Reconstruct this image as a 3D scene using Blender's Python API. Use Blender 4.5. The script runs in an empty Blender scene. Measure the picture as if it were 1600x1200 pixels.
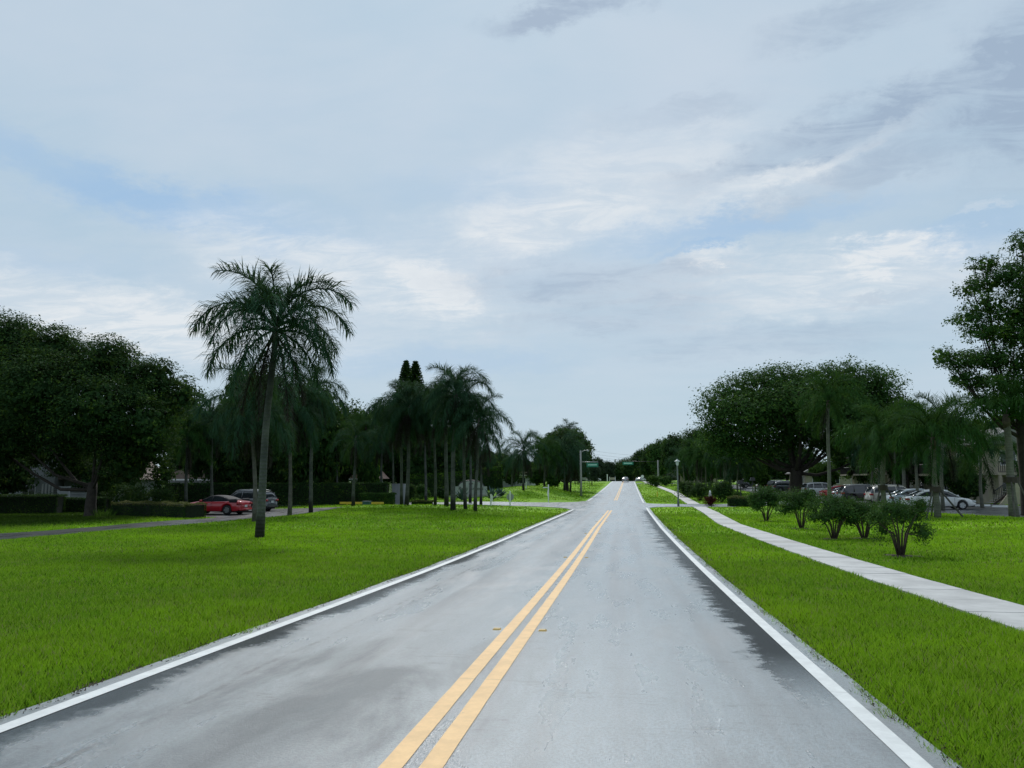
import bpy, math, random
import numpy as np
from mathutils import Vector, Matrix, Euler

# ------------------------------------------------------------------ camera
F = 1200.0                     # focal length in photo pixels (1600 wide)
HOR, VPX, CAMZ = 752.0, 974.0, 1.85
PITCH = math.atan((HOR - 600) / F)
YAW = math.atan((VPX - 800) * math.cos(PITCH) / F)
scene = bpy.context.scene
cam_data = bpy.data.cameras.new('camera')
cam = bpy.data.objects.new('camera', cam_data)
scene.collection.objects.link(cam)
cam_data.sensor_width = 36.0
cam_data.lens = 36.0 * F / 1600.0
cam_data.clip_start = 0.1
cam_data.clip_end = 6000
cam.location = (0, 0, CAMZ)
cam.rotation_euler = (math.pi / 2 + PITCH, 0, YAW)
scene.camera = cam

def ray(u, v):
    Fw = (-math.sin(YAW) * math.cos(PITCH), math.cos(YAW) * math.cos(PITCH), math.sin(PITCH))
    R = (math.cos(YAW), math.sin(YAW), 0)
    U = (math.sin(YAW) * math.sin(PITCH), -math.cos(YAW) * math.sin(PITCH), math.cos(PITCH))
    return [Fw[i] * F + R[i] * (u - 800) + U[i] * (600 - v) for i in range(3)]

def P(u, v, Y):
    d = ray(u, v)
    t = Y / d[1]
    return Vector((d[0] * t, Y, CAMZ + d[2] * t))

# ------------------------------------------------------------------ world, sun, exposure
SUN_EL, SUN_AZ = math.radians(44), math.radians(-12)      # ahead and a little to the left
scene.view_settings.view_transform = 'Standard'
scene.view_settings.look = 'None'
scene.view_settings.exposure = 0.0
scene.view_settings.gamma = 1.0
scene.view_settings.use_curve_mapping = False
scene.cycles.max_bounces = 6
scene.cycles.diffuse_bounces = 2
scene.cycles.glossy_bounces = 2
scene.cycles.transmission_bounces = 3
scene.cycles.transparent_max_bounces = 6
scene.cycles.use_adaptive_sampling = True
scene.cycles.use_denoising = True

sun_d = bpy.data.lights.new('sun', 'SUN')
sun_d.energy = 2.3
sun_d.angle = math.radians(10)
sun_d.color = (1.0, 0.975, 0.94)
sun = bpy.data.objects.new('sun', sun_d)
scene.collection.objects.link(sun)
sdir = Vector((math.sin(SUN_AZ) * math.cos(SUN_EL), math.cos(SUN_AZ) * math.cos(SUN_EL), math.sin(SUN_EL)))
sun.rotation_euler = sdir.to_track_quat('Z', 'Y').to_euler()
sun.location = (0, 0, 60)


class NT:
    """small helper to write node trees as expressions"""
    def __init__(self, tree):
        self.t = tree
        tree.nodes.clear()

    def new(self, typ, **kw):
        n = self.t.nodes.new(typ)
        for k, v in kw.items():
            setattr(n, k, v)
        return n

    def put(self, sock, val):
        if isinstance(val, bpy.types.NodeSocket):
            self.t.links.new(val, sock)
        elif val is not None:
            sock.default_value = val

    def m(self, op, a, b=None, c=None, clamp=False):
        n = self.new('ShaderNodeMath', operation=op, use_clamp=clamp)
        for i, x in enumerate((a, b, c)):
            if x is not None:
                self.put(n.inputs[i], x)
        return n.outputs[0]

    def add(self, a, b): return self.m('ADD', a, b)
    def sub(self, a, b): return self.m('SUBTRACT', a, b)
    def mul(self, a, b): return self.m('MULTIPLY', a, b)

    def noise(self, vec, scale, detail=4, rough=0.55, dist=0.0):
        n = self.new('ShaderNodeTexNoise')
        self.put(n.inputs['Vector'], vec)
        n.inputs['Scale'].default_value = scale
        n.inputs['Detail'].default_value = detail
        n.inputs['Roughness'].default_value = rough
        n.inputs['Distortion'].default_value = dist
        return n.outputs['Fac']

    def step(self, x, lo, hi, a=0.0, b=1.0):
        n = self.new('ShaderNodeMapRange', interpolation_type='SMOOTHSTEP')
        self.put(n.inputs['Value'], x)
        n.inputs['From Min'].default_value = lo
        n.inputs['From Max'].default_value = hi
        n.inputs['To Min'].default_value = a
        n.inputs['To Max'].default_value = b
        return n.outputs['Result']

    def mix(self, f, a, b, blend='MIX'):
        n = self.new('ShaderNodeMix', data_type='RGBA', blend_type=blend)
        self.put(n.inputs[0], f)
        for s, x in ((n.inputs[6], a), (n.inputs[7], b)):
            if isinstance(x, tuple) and len(x) == 3:
                x = (*x, 1)
            self.put(s, x)
        return n.outputs[2]

    def xyz(self, v):
        n = self.new('ShaderNodeSeparateXYZ')
        self.put(n.inputs[0], v)
        return n.outputs

    def vec(self, x, y, z):
        n = self.new('ShaderNodeCombineXYZ')
        for i, q in enumerate((x, y, z)):
            self.put(n.inputs[i], q)
        return n.outputs[0]


def make_world():
    w = bpy.data.worlds.new('World')
    scene.world = w
    w.use_nodes = True
    t = NT(w.node_tree)
    tc = t.new('ShaderNodeTexCoord')
    nrm = t.new('ShaderNodeVectorMath', operation='NORMALIZE')
    t.t.links.new(tc.outputs['Generated'], nrm.inputs[0])
    d = nrm.outputs[0]
    x, y, z = t.xyz(d)
    zc = t.m('MAXIMUM', z, 0.0)
    # a high cloud layer seen in perspective
    den = t.add(zc, 0.16)
    px, py = t.m('DIVIDE', x, den), t.m('DIVIDE', y, den)
    pv = t.vec(px, py, 0.0)
    n_big = t.noise(pv, 0.9, 5, 0.55, 0.3)
    n_mid = t.noise(t.vec(t.mul(px, 0.8), t.mul(py, 1.7), 3.1), 2.2, 7, 0.6, 0.5)
    n_fine = t.noise(t.vec(px, t.mul(py, 2.0), 7.7), 5.0, 9, 0.68, 0.6)
    A = t.m('ARCTAN2', x, y)
    El = t.m('ARCSINE', z)
    # edges of the individual clouds are ragged
    wob1 = t.mul(t.sub(t.noise(d, 7.0, 8, 0.68), 0.5), 0.26)
    wob2 = t.mul(t.sub(t.noise(t.vec(x, t.mul(z, 2.2), y), 9.0, 8, 0.68), 0.5), 0.11)
    Aw, Ew = t.add(A, wob1), t.add(El, wob2)

    def blob(u, v, ru, rv, tilt=0.0, lo=0.15, hi=1.0):
        dd = Vector(ray(u, v)).normalized()
        a0, e0 = math.atan2(dd.x, dd.y), math.asin(dd.z)
        ra, re = ru / F, rv / F
        da, de = t.sub(Aw, a0), t.sub(Ew, e0)
        c, s = math.cos(tilt), math.sin(tilt)
        p = t.mul(t.add(t.mul(da, c), t.mul(de, s)), 1 / ra)
        q = t.mul(t.sub(t.mul(de, c), t.mul(da, s)), 1 / re)
        r2 = t.add(t.mul(p, p), t.mul(q, q))
        return t.step(t.m('EXPONENT', t.mul(r2, -0.7)), lo, hi)

    def total(lst):
        s = None
        for it in lst:
            w_, args = it[0], it[1:]
            b = t.mul(blob(*args), w_)
            s = b if s is None else t.add(s, b)
        return s
    white = total([(0.8, 560, 430, 260, 60, -0.15), (0.75, 690, 455, 80, 30, -0.2), (0.5, 790, 385, 90, 22, 0.0), (0.6, 60, 470, 330, 55, -0.1),
                   (1.0, 1110, 404, 70, 13, 0.1), (1.0, 1405, 392, 75, 19, 0.0, 0.2, 0.9), (0.55, 960, 270, 260, 70, 0.1),
                   (0.55, 1160, 298, 120, 26, 0.0), (0.75, 1220, 445, 300, 48, 0.0), (0.6, 840, 350, 200, 36, 0.05), (0.5, 300, 520, 260, 40, 0.0), (0.5, 1290, 245, 120, 14, 0.25), (0.5, 1540, 335, 30, 7)])
    blue = total([(0.85, 190, 300, 320, 34, -0.14), (0.35, 420, 345, 240, 40, -0.05), (0.8, 1130, 355, 230, 24, 0.03), (0.85, 1080, 390, 90, 9, 0.1),
                  (0.7, 1500, 368, 110, 26, 0.05), (0.4, 740, 300, 150, 40, 0), (0.45, 620, 560, 260, 30, 0.0), (0.3, 60, 410, 140, 26, 0)])
    grey = total([(0.9, 870, 18, 120, 22, 0.15), (0.75, 1290, 205, 210, 26, 0.22), (0.9, 1585, 140, 70, 120, -0.3), (0.5, 1340, 20, 130, 26, 0.1),
                  (0.35, 1060, 175, 120, 22, 0.1), (0.55, 930, 440, 230, 26, 0.02), (0.45, 970, 490, 180, 26, 0.05), (0.4, 1330, 280, 130, 20, 0.15),
                  (0.4, 1440, 180, 160, 40, 0.2), (0.35, 1200, 530, 200, 30), (0.3, 1370, 455, 80, 8)])
    streak = t.step(n_mid, 0.30, 0.72)
    fine = t.step(n_fine, 0.36, 0.66)
    base = t.mix(t.step(n_big, 0.30, 0.70), (0.455, 0.605, 0.735), (0.555, 0.660, 0.775))
    # paler towards the horizon, where one looks through more air
    base = t.mix(t.step(El, 0.0, 0.30, 0.75, 0.0), base, (0.515, 0.650, 0.745))
    base = t.mix(t.mul(t.mul(streak, 0.28), t.step(El, 0.02, 0.2)), base, (0.640, 0.715, 0.790))
    col = t.mix(t.m('MINIMUM', t.mul(blue, t.add(t.mul(streak, 0.4), 0.55)), 0.9), base, (0.345, 0.535, 0.770))
    col = t.mix(t.m('MINIMUM', t.mul(white, t.add(t.mul(fine, 0.65), 0.35)), 0.95), col, (0.80, 0.84, 0.87))
    col = t.mix(t.m('MINIMUM', t.mul(grey, t.add(t.mul(fine, 0.8), 0.40)), 0.85), col, (0.345, 0.445, 0.580))
    # below the horizon the world is plain dull ground light
    col = t.mix(t.step(z, -0.10, -0.01), (0.10, 0.13, 0.10), col)
    sky = t.new('ShaderNodeTexSky', sky_type='NISHITA')
    sky.sun_disc = False
    sky.sun_elevation = SUN_EL
    sky.sun_rotation = SUN_AZ
    bg1, bg2 = t.new('ShaderNodeBackground'), t.new('ShaderNodeBackground')
    t.put(bg1.inputs[0], sky.outputs[0]); bg1.inputs[1].default_value = 0.07
    t.put(bg2.inputs[0], col); bg2.inputs[1].default_value = 1.0
    ms = t.new('ShaderNodeMixShader')
    ms.inputs[0].default_value = 0.93
    t.t.links.new(bg1.outputs[0], ms.inputs[1]); t.t.links.new(bg2.outputs[0], ms.inputs[2])
    out = t.new('ShaderNodeOutputWorld')
    t.t.links.new(ms.outputs[0], out.inputs[0])
    w.cycles.sampling_method = 'MANUAL'
    w.cycles.sample_map_resolution = 512
make_world()

rng = np.random.default_rng(7)
random.seed(7)

# ------------------------------------------------------------------ terrain
_gy = np.arange(-60.0, 1500.0, 1.0)
_kn = [(-60, 1.60), (0, 1.80), (5, 1.86), (10, 1.98), (20, 2.18), (30, 2.30), (45, 2.42), (65, 2.55), (90, 2.45), (116, 2.2), (131, 1.97),
       (187, 1.05), (225, 0.28), (250, 0.02), (275, 0.10), (330, 0.9), (420, 2.0), (1500, 2.2)]
_gz = CAMZ - np.interp(_gy, [k[0] for k in _kn], [k[1] for k in _kn])
_k = np.ones(9) / 9
_gz = np.convolve(np.pad(_gz, 4, mode='edge'), _k, mode='valid')

def sstep(x, a, b):
    t = np.clip((x - a) / (b - a), 0, 1)
    return t * t * (3 - 2 * t)

def shift(y):                                   # the road drifts to the right far ahead
    return 0.0068 * np.maximum(np.asarray(y, float) - 40, 0) * np.where(np.asarray(y) < 300, 1, 1)

def zt(x, y):
    x = np.asarray(x, float); y = np.asarray(y, float)
    z = np.interp(y, _gy, _gz)
    c = -1.39 + shift(y)
    away = sstep(np.abs(x - c), 3.7, 10)
    z = z + 0.45 * sstep(x, 9, 20)
    z = z + away * (0.42 * np.exp(-((x + 18) / 9.0) ** 2 / 2 - ((y - 66) / 6.5) ** 2 / 2)
                    + 1.55 * np.exp(-((x + 13.5) / 6.0) ** 2 / 2 - ((y - 112) / 10.0) ** 2 / 2)
                    + 0.12 * np.exp(-((x - 17.5) / 3.0) ** 2 / 2 - ((y - 39) / 3.5) ** 2 / 2)
                    + 0.03 * np.sin(x * 0.55 + 1.0) * np.sin(y * 0.41) * sstep(-x, 5, 9))
    far = sstep(np.hypot(x, y), 420, 600)
    return z * (1 - far) + (-0.3) * far

def Z(x, y): return float(zt(x, y))

def base(u, Y):
    """ground point under photo column u at distance Y"""
    v = HOR + 2.2 * F / Y
    for _ in range(3):
        p = P(u, v, Y)
        z = Z(p.x, Y)
        v = HOR + (CAMZ - z) * F / Y
    p = P(u, v, Y)
    return Vector((p.x, Y, z))

# ------------------------------------------------------------------ object helpers
COL = scene.collection

def props(o, label=None, cat=None, group=None, kind=None):
    if label: o['label'] = label
    if cat: o['category'] = cat
    if group: o['group'] = group
    if kind: o['kind'] = kind
    return o

def link(name, me, parent=None, loc=(0, 0, 0), rot=(0, 0, 0), scale=(1, 1, 1)):
    o = bpy.data.objects.new(name, me)
    COL.objects.link(o)
    o.location = loc; o.rotation_euler = rot; o.scale = scale
    if parent is not None: o.parent = parent
    return o

def thing(name, label, cat, loc=(0, 0, 0), rz=0.0, group=None, scale=(1, 1, 1)):
    return props(link(name, None, None, loc, (0, 0, rz), scale), label, cat, group)

def mesh_np(name, V, Fc, mat, smooth=False):
    V = np.ascontiguousarray(V, dtype=np.float32); Fc = np.ascontiguousarray(Fc, dtype=np.int32)
    me = bpy.data.meshes.new(name)
    k = Fc.shape[1]
    me.vertices.add(len(V)); me.vertices.foreach_set('co', V.ravel())
    me.loops.add(Fc.size); me.loops.foreach_set('vertex_index', Fc.ravel())
    me.polygons.add(len(Fc)); me.polygons.foreach_set('loop_start', np.arange(0, Fc.size, k, dtype=np.int32))
    if smooth: me.polygons.foreach_set('use_smooth', np.ones(len(Fc), dtype=bool))
    me.update(calc_edges=True)
    if mat: me.materials.append(mat)
    return me


class MB:
    """collects simple shapes into one mesh"""
    def __init__(self): self.v, self.f = [], []

    def quad(self, *pts):
        n = len(self.v); self.v += [tuple(p) for p in pts]; self.f.append(tuple(range(n, n + len(pts)))); return self

    def box(self, c, s, rz=0.0, taper=1.0, m=None):
        n = len(self.v); hx, hy, hz = s[0] / 2, s[1] / 2, s[2] / 2
        for k in (-1, 1):
            q = taper if k > 0 else 1
            for i, j in ((-1, -1), (1, -1), (1, 1), (-1, 1)):
                x, y = i * hx * q, j * hy * q
                xr, yr = x * math.cos(rz) - y * math.sin(rz), x * math.sin(rz) + y * math.cos(rz)
                self.v.append((c[0] + xr, c[1] + yr, c[2] + k * hz))
        for a in ((0, 3, 2, 1), (4, 5, 6, 7), (0, 1, 5, 4), (1, 2, 6, 5), (2, 3, 7, 6), (3, 0, 4, 7)):
            self.f.append(tuple(n + i for i in a))
        return self

    def tube(self, pts, rad, n=8, cap=True):
        pts = [Vector(p) for p in pts]
        b0 = len(self.v)
        for i, p in enumerate(pts):
            d = (pts[min(i + 1, len(pts) - 1)] - pts[max(i - 1, 0)])
            d = d.normalized() if d.length > 1e-9 else Vector((0, 0, 1))
            a = d.cross(Vector((0, 1, 0)) if abs(d.y) < 0.9 else Vector((1, 0, 0))).normalized()
            b = d.cross(a)
            r = rad[i] if isinstance(rad, (list, tuple)) else rad
            for k in range(n):
                t = 2 * math.pi * k / n
                self.v.append(tuple(p + a * (math.cos(t) * r) + b * (math.sin(t) * r)))
        for i in range(len(pts) - 1):
            for k in range(n):
                q = b0 + i * n; k2 = (k + 1) % n
                self.f.append((q + k, q + k2, q + n + k2, q + n + k))
        if cap:
            self.f.append(tuple(b0 + k for k in reversed(range(n))))
            self.f.append(tuple(b0 + (len(pts) - 1) * n + k for k in range(n)))
        return self

    def prism(self, prof, a, b, axis='y'):
        """2-D outline extruded from a to b along an axis; outline given in the other two"""
        n = len(self.v); k = len(prof)
        for t in (a, b):
            for (p, q) in prof:
                self.v.append({'y': (p, t, q), 'x': (t, p, q), 'z': (p, q, t)}[axis])
        self.f.append(tuple(n + i for i in range(k)))
        self.f.append(tuple(n + k + i for i in reversed(range(k))))
        for i in range(k):
            j = (i + 1) % k
            self.f.append((n + i, n + k + i, n + k + j, n + j))
        return self

    def mesh(self, name, mat, smooth=False, bevel=0):
        me = bpy.data.meshes.new(name)
        me.from_pydata(self.v, [], self.f)
        if mat: me.materials.append(mat)
        if smooth: me.polygons.foreach_set('use_smooth', [True] * len(me.polygons))
        me.update()
        return me

    def build(self, name, mat, parent=None, smooth=False, **kw):
        return link(name, self.mesh(name, mat, smooth), parent, **kw)

# ------------------------------------------------------------------ materials
MATS = {}

def mat_simple(name, col, rough=0.7, metal=0.0, spec=0.5, var=0.0, scale=3.0, bump=0.0, coat=0.0):
    if name in MATS: return MATS[name]
    m = bpy.data.materials.new(name); m.use_nodes = True
    t = NT(m.node_tree)
    b = t.new('ShaderNodeBsdfPrincipled'); o = t.new('ShaderNodeOutputMaterial')
    t.t.links.new(b.outputs[0], o.inputs[0])
    tc = t.new('ShaderNodeTexCoord').outputs['Object']
    if var:
        nz = t.noise(tc, scale, 5, 0.6)
        c = t.mix(t.step(nz, 0.3, 0.7), tuple(x * (1 - var) for x in col), tuple(min(1, x * (1 + var)) for x in col))
        t.put(b.inputs['Base Color'], c)
    else:
        b.inputs['Base Color'].default_value = (*col, 1)
    b.inputs['Roughness'].default_value = rough
    b.inputs['Metallic'].default_value = metal
    b.inputs['Specular IOR Level'].default_value = spec
    b.inputs['Coat Weight'].default_value = coat
    b.inputs['Coat Roughness'].default_value = 0.05
    if bump:
        bn = t.new('ShaderNodeBump'); bn.inputs['Strength'].default_value = bump; bn.inputs['Distance'].default_value = 0.02
        t.put(bn.inputs['Height'], t.noise(tc, scale * 8, 4, 0.6)); t.t.links.new(bn.outputs[0], b.inputs['Normal'])
    MATS[name] = m
    return m

def mat_leaf(name, a, b, c=None, trans=0.25, rough=0.75, spec=0.06):
    """leaf: each leaf its own shade between a and b, a few of shade c"""
    if name in MATS: return MATS[name]
    m = bpy.data.materials.new(name); m.use_nodes = True
    t = NT(m.node_tree)
    pb = t.new('ShaderNodeBsdfPrincipled'); o = t.new('ShaderNodeOutputMaterial')
    g = t.new('ShaderNodeNewGeometry')
    r = g.outputs['Random Per Island']
    tc = t.new('ShaderNodeTexCoord').outputs['Object']
    big = t.step(t.noise(tc, 0.9, 4, 0.65), 0.36, 0.66)
    f = t.m('ADD', t.mul(r, 0.55), t.mul(big, 0.45))
    col = t.mix(f, a, b)
    if c: col = t.mix(t.step(t.add(t.mul(r, 0.5), t.mul(big, 0.5)), 0.70, 0.92), col, c)
    t.put(pb.inputs['Base Color'], col)
    pb.inputs['Roughness'].default_value = rough
    pb.inputs['Specular IOR Level'].default_value = spec
    tr = t.new('ShaderNodeBsdfTranslucent'); t.put(tr.inputs[0], t.mix(0.35, col, (0.12, 0.20, 0.02)))
    ms = t.new('ShaderNodeMixShader'); ms.inputs[0].default_value = trans
    t.t.links.new(pb.outputs[0], ms.inputs[1]); t.t.links.new(tr.outputs[0], ms.inputs[2])
    t.t.links.new(ms.outputs[0], o.inputs[0])
    MATS[name] = m
    return m

M_LEAF = mat_leaf('leaf_dark', (0.011, 0.034, 0.014), (0.040, 0.090, 0.022), (0.095, 0.160, 0.022), 0.26)
M_LEAF2 = mat_leaf('leaf_mid', (0.018, 0.055, 0.017), (0.058, 0.135, 0.028), (0.12, 0.20, 0.025), 0.28)
M_LEAFB = mat_leaf('leaf_bright', (0.022, 0.066, 0.012), (0.070, 0.150, 0.020), (0.14, 0.22, 0.03), 0.28)
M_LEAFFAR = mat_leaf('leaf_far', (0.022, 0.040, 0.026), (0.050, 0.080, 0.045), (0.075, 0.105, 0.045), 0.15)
M_FROND = mat_leaf('frond_green', (0.016, 0.050, 0.030), (0.052, 0.112, 0.058), None, 0.2, 0.8, 0.04)
M_FRONDY = mat_leaf('frond_fresh', (0.016, 0.058, 0.016), (0.046, 0.115, 0.024), None, 0.25, 0.8, 0.04)
M_FRONDD = mat_leaf('frond_dead', (0.022, 0.022, 0.018), (0.050, 0.048, 0.038), None, 0.1)
M_AGAVE = mat_leaf('agave_leaf', (0.06, 0.10, 0.10), (0.11, 0.16, 0.155), None, 0.05)
M_RED = mat_leaf('red_leaf', (0.035, 0.006, 0.006), (0.09, 0.018, 0.012), None, 0.15)
M_GOLD = mat_leaf('gold_leaf', (0.05, 0.07, 0.015), (0.17, 0.17, 0.06), (0.32, 0.28, 0.14), 0.2)
M_BARK = mat_simple('bark_dark', (0.032, 0.026, 0.020), 0.9, var=0.4, scale=4, bump=0.6)
M_BARKG = mat_simple('bark_grey', (0.085, 0.080, 0.070), 0.9, var=0.35, scale=3, bump=0.5)
M_STEM = mat_simple('stem_tan', (0.07, 0.055, 0.04), 0.85, var=0.3, scale=6)
M_WHITE = mat_simple('white_paint', (0.72, 0.74, 0.72), 0.5, var=0.08, scale=2)
M_STUCCO = mat_simple('stucco_beige', (0.33, 0.295, 0.225), 0.9, var=0.12, scale=1.2, bump=0.2)
M_STUCCOW = mat_simple('stucco_white', (0.36, 0.38, 0.385), 0.9, var=0.1, scale=1.0, bump=0.2)
M_ROOF = mat_simple('roof_grey', (0.16, 0.16, 0.155), 0.85, var=0.2, scale=2)
M_ROOFB = mat_simple('roof_brown', (0.19, 0.145, 0.12), 0.85, var=0.2, scale=2)
M_DARK = mat_simple('dark_metal', (0.015, 0.015, 0.016), 0.45)
M_WOODD = mat_simple('dark_wood', (0.035, 0.025, 0.018), 0.7, var=0.2)
M_GLASSD = mat_simple('window_glass', (0.02, 0.025, 0.03), 0.05, spec=0.8)
M_METAL = mat_simple('galvanised_steel', (0.33, 0.35, 0.35), 0.45, metal=0.6, var=0.12, scale=2)
M_CONC = mat_simple('concrete', (0.30, 0.30, 0.285), 0.8, var=0.15, scale=1.5, bump=0.3)
M_YEL = mat_simple('yellow_paint', (0.75, 0.50, 0.05), 0.5, var=0.1)
M_GREENSIGN = mat_simple('sign_green', (0.01, 0.18, 0.11), 0.4)
M_SIGNW = mat_simple('sign_white', (0.75, 0.78, 0.76), 0.4)
M_TEAL = mat_simple('utility_green', (0.03, 0.10, 0.11), 0.5)
M_RUBBER = mat_simple('tyre_rubber', (0.012, 0.012, 0.013), 0.75)
M_RIM = mat_simple('rim_alloy', (0.42, 0.43, 0.45), 0.3, metal=0.8)
M_TAIL = mat_simple('tail_lens', (0.30, 0.012, 0.015), 0.15)
M_LENS = mat_simple('clear_lens', (0.55, 0.58, 0.6), 0.08)
M_CLOTH = mat_simple('soft_top', (0.014, 0.014, 0.017), 0.8)

def grass_colour(t, pos, r=None):
    big = t.noise(pos, 0.11, 4, 0.6)
    mid = t.noise(pos, 0.75, 5, 0.65)
    x, y, z = t.xyz(pos)
    c = t.mix(t.step(big, 0.38, 0.62), (0.055, 0.200, 0.008), (0.215, 0.415, 0.005))
    c = t.mix(t.step(t.noise(t.vec(t.mul(x, 0.5), t.mul(y, 0.9), 3.0), 0.32, 4, 0.6), 0.50, 0.68, 0.0, 0.7), c, (0.052, 0.175, 0.008))
    c = t.mix(t.step(mid, 0.42, 0.70, 0.0, 0.8), c, (0.075, 0.185, 0.006))
    if r is not None:
        c = t.mix(t.mul(r, 0.75), c, (0.350, 0.540, 0.040))
        c = t.mix(t.step(r, 0.16, 0.06), c, (0.03, 0.07, 0.003))
        c = t.mix(t.m('MULTIPLY', t.step(r, 0.80, 0.84), t.step(t.noise(pos, 0.8, 4, 0.65), 0.48, 0.66)), c, (0.30, 0.29, 0.10))
        c = t.mix(t.step(r, 0.95, 0.97), c, (0.30, 0.28, 0.13))
    else:
        fine = t.noise(pos, 14.0, 4, 0.7)
        c = t.mix(t.step(fine, 0.35, 0.68), c, (0.250, 0.440, 0.010))
        c = t.mix(t.step(t.noise(pos, 22.0, 3, 0.7), 0.42, 0.30, 0.0, 0.5), c, (0.05, 0.11, 0.004))
    return c

def mat_ground():
    m = bpy.data.materials.new('lawn_ground'); m.use_nodes = True
    t = NT(m.node_tree)
    b = t.new('ShaderNodeBsdfPrincipled'); o = t.new('ShaderNodeOutputMaterial')
    pos = t.new('ShaderNodeTexCoord').outputs['Object']
    x, y, z = t.xyz(pos)
    c = grass_colour(t, pos)
    # bare soil close to the camera, where real blades stand on it
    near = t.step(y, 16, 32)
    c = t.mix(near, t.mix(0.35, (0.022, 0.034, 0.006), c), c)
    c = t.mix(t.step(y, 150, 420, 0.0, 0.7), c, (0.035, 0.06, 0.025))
    ex = t.m('MINIMUM', t.m('ABSOLUTE', t.sub(x, 2.25)), t.m('ABSOLUTE', t.add(x, 5.0)))
    soil = t.m('MULTIPLY', t.step(t.add(ex, t.mul(t.sub(t.noise(pos, 3.0, 4, 0.7), 0.5), 0.3)), 0.12, 0.30, 1.0, 0.0), t.step(y, 60, 70, 1.0, 0.0))
    c = t.mix(t.mul(soil, 0.9), c, t.mix(t.noise(pos, 20, 4, 0.7), (0.018, 0.014, 0.009), (0.075, 0.065, 0.045)))
    # tree shade painted into the ground colour under the big trees on the left
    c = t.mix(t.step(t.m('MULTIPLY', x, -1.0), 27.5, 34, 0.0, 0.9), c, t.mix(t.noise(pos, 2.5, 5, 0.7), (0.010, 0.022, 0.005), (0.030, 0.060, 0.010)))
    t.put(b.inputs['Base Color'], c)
    b.inputs['Roughness'].default_value = 0.85
    b.inputs['Specular IOR Level'].default_value = 0.15
    bn = t.new('ShaderNodeBump'); bn.inputs['Strength'].default_value = 0.7; bn.inputs['Distance'].default_value = 0.05
    t.put(bn.inputs['Height'], t.noise(pos, 9, 5, 0.7)); t.t.links.new(bn.outputs[0], b.inputs['Normal'])
    t.t.links.new(b.outputs[0], o.inputs[0])
    return m

def mat_blade():
    m = bpy.data.materials.new('grass_blade'); m.use_nodes = True
    t = NT(m.node_tree)
    b = t.new('ShaderNodeBsdfPrincipled'); o = t.new('ShaderNodeOutputMaterial')
    pos = t.new('ShaderNodeTexCoord').outputs['Object']
    r = t.new('ShaderNodeNewGeometry').outputs['Random Per Island']
    c = grass_colour(t, pos, r)
    x, y, z = t.xyz(pos)
    c = t.mix(t.step(t.m('MULTIPLY', x, -1.0), 27.5, 34, 0.0, 0.85), c, (0.020, 0.048, 0.008))  # blades on the far left darkened too: tree shade painted into their colour
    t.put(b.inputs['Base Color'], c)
    b.inputs['Roughness'].default_value = 0.6
    b.inputs['Specular IOR Level'].default_value = 0.04
    tr = t.new('ShaderNodeBsdfTranslucent'); t.put(tr.inputs[0], c)
    ms = t.new('ShaderNodeMixShader'); ms.inputs[0].default_value = 0.4
    t.t.links.new(b.outputs[0], ms.inputs[1]); t.t.links.new(tr.outputs[0], ms.inputs[2])
    t.t.links.new(ms.outputs[0], o.inputs[0])
    return m

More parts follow.
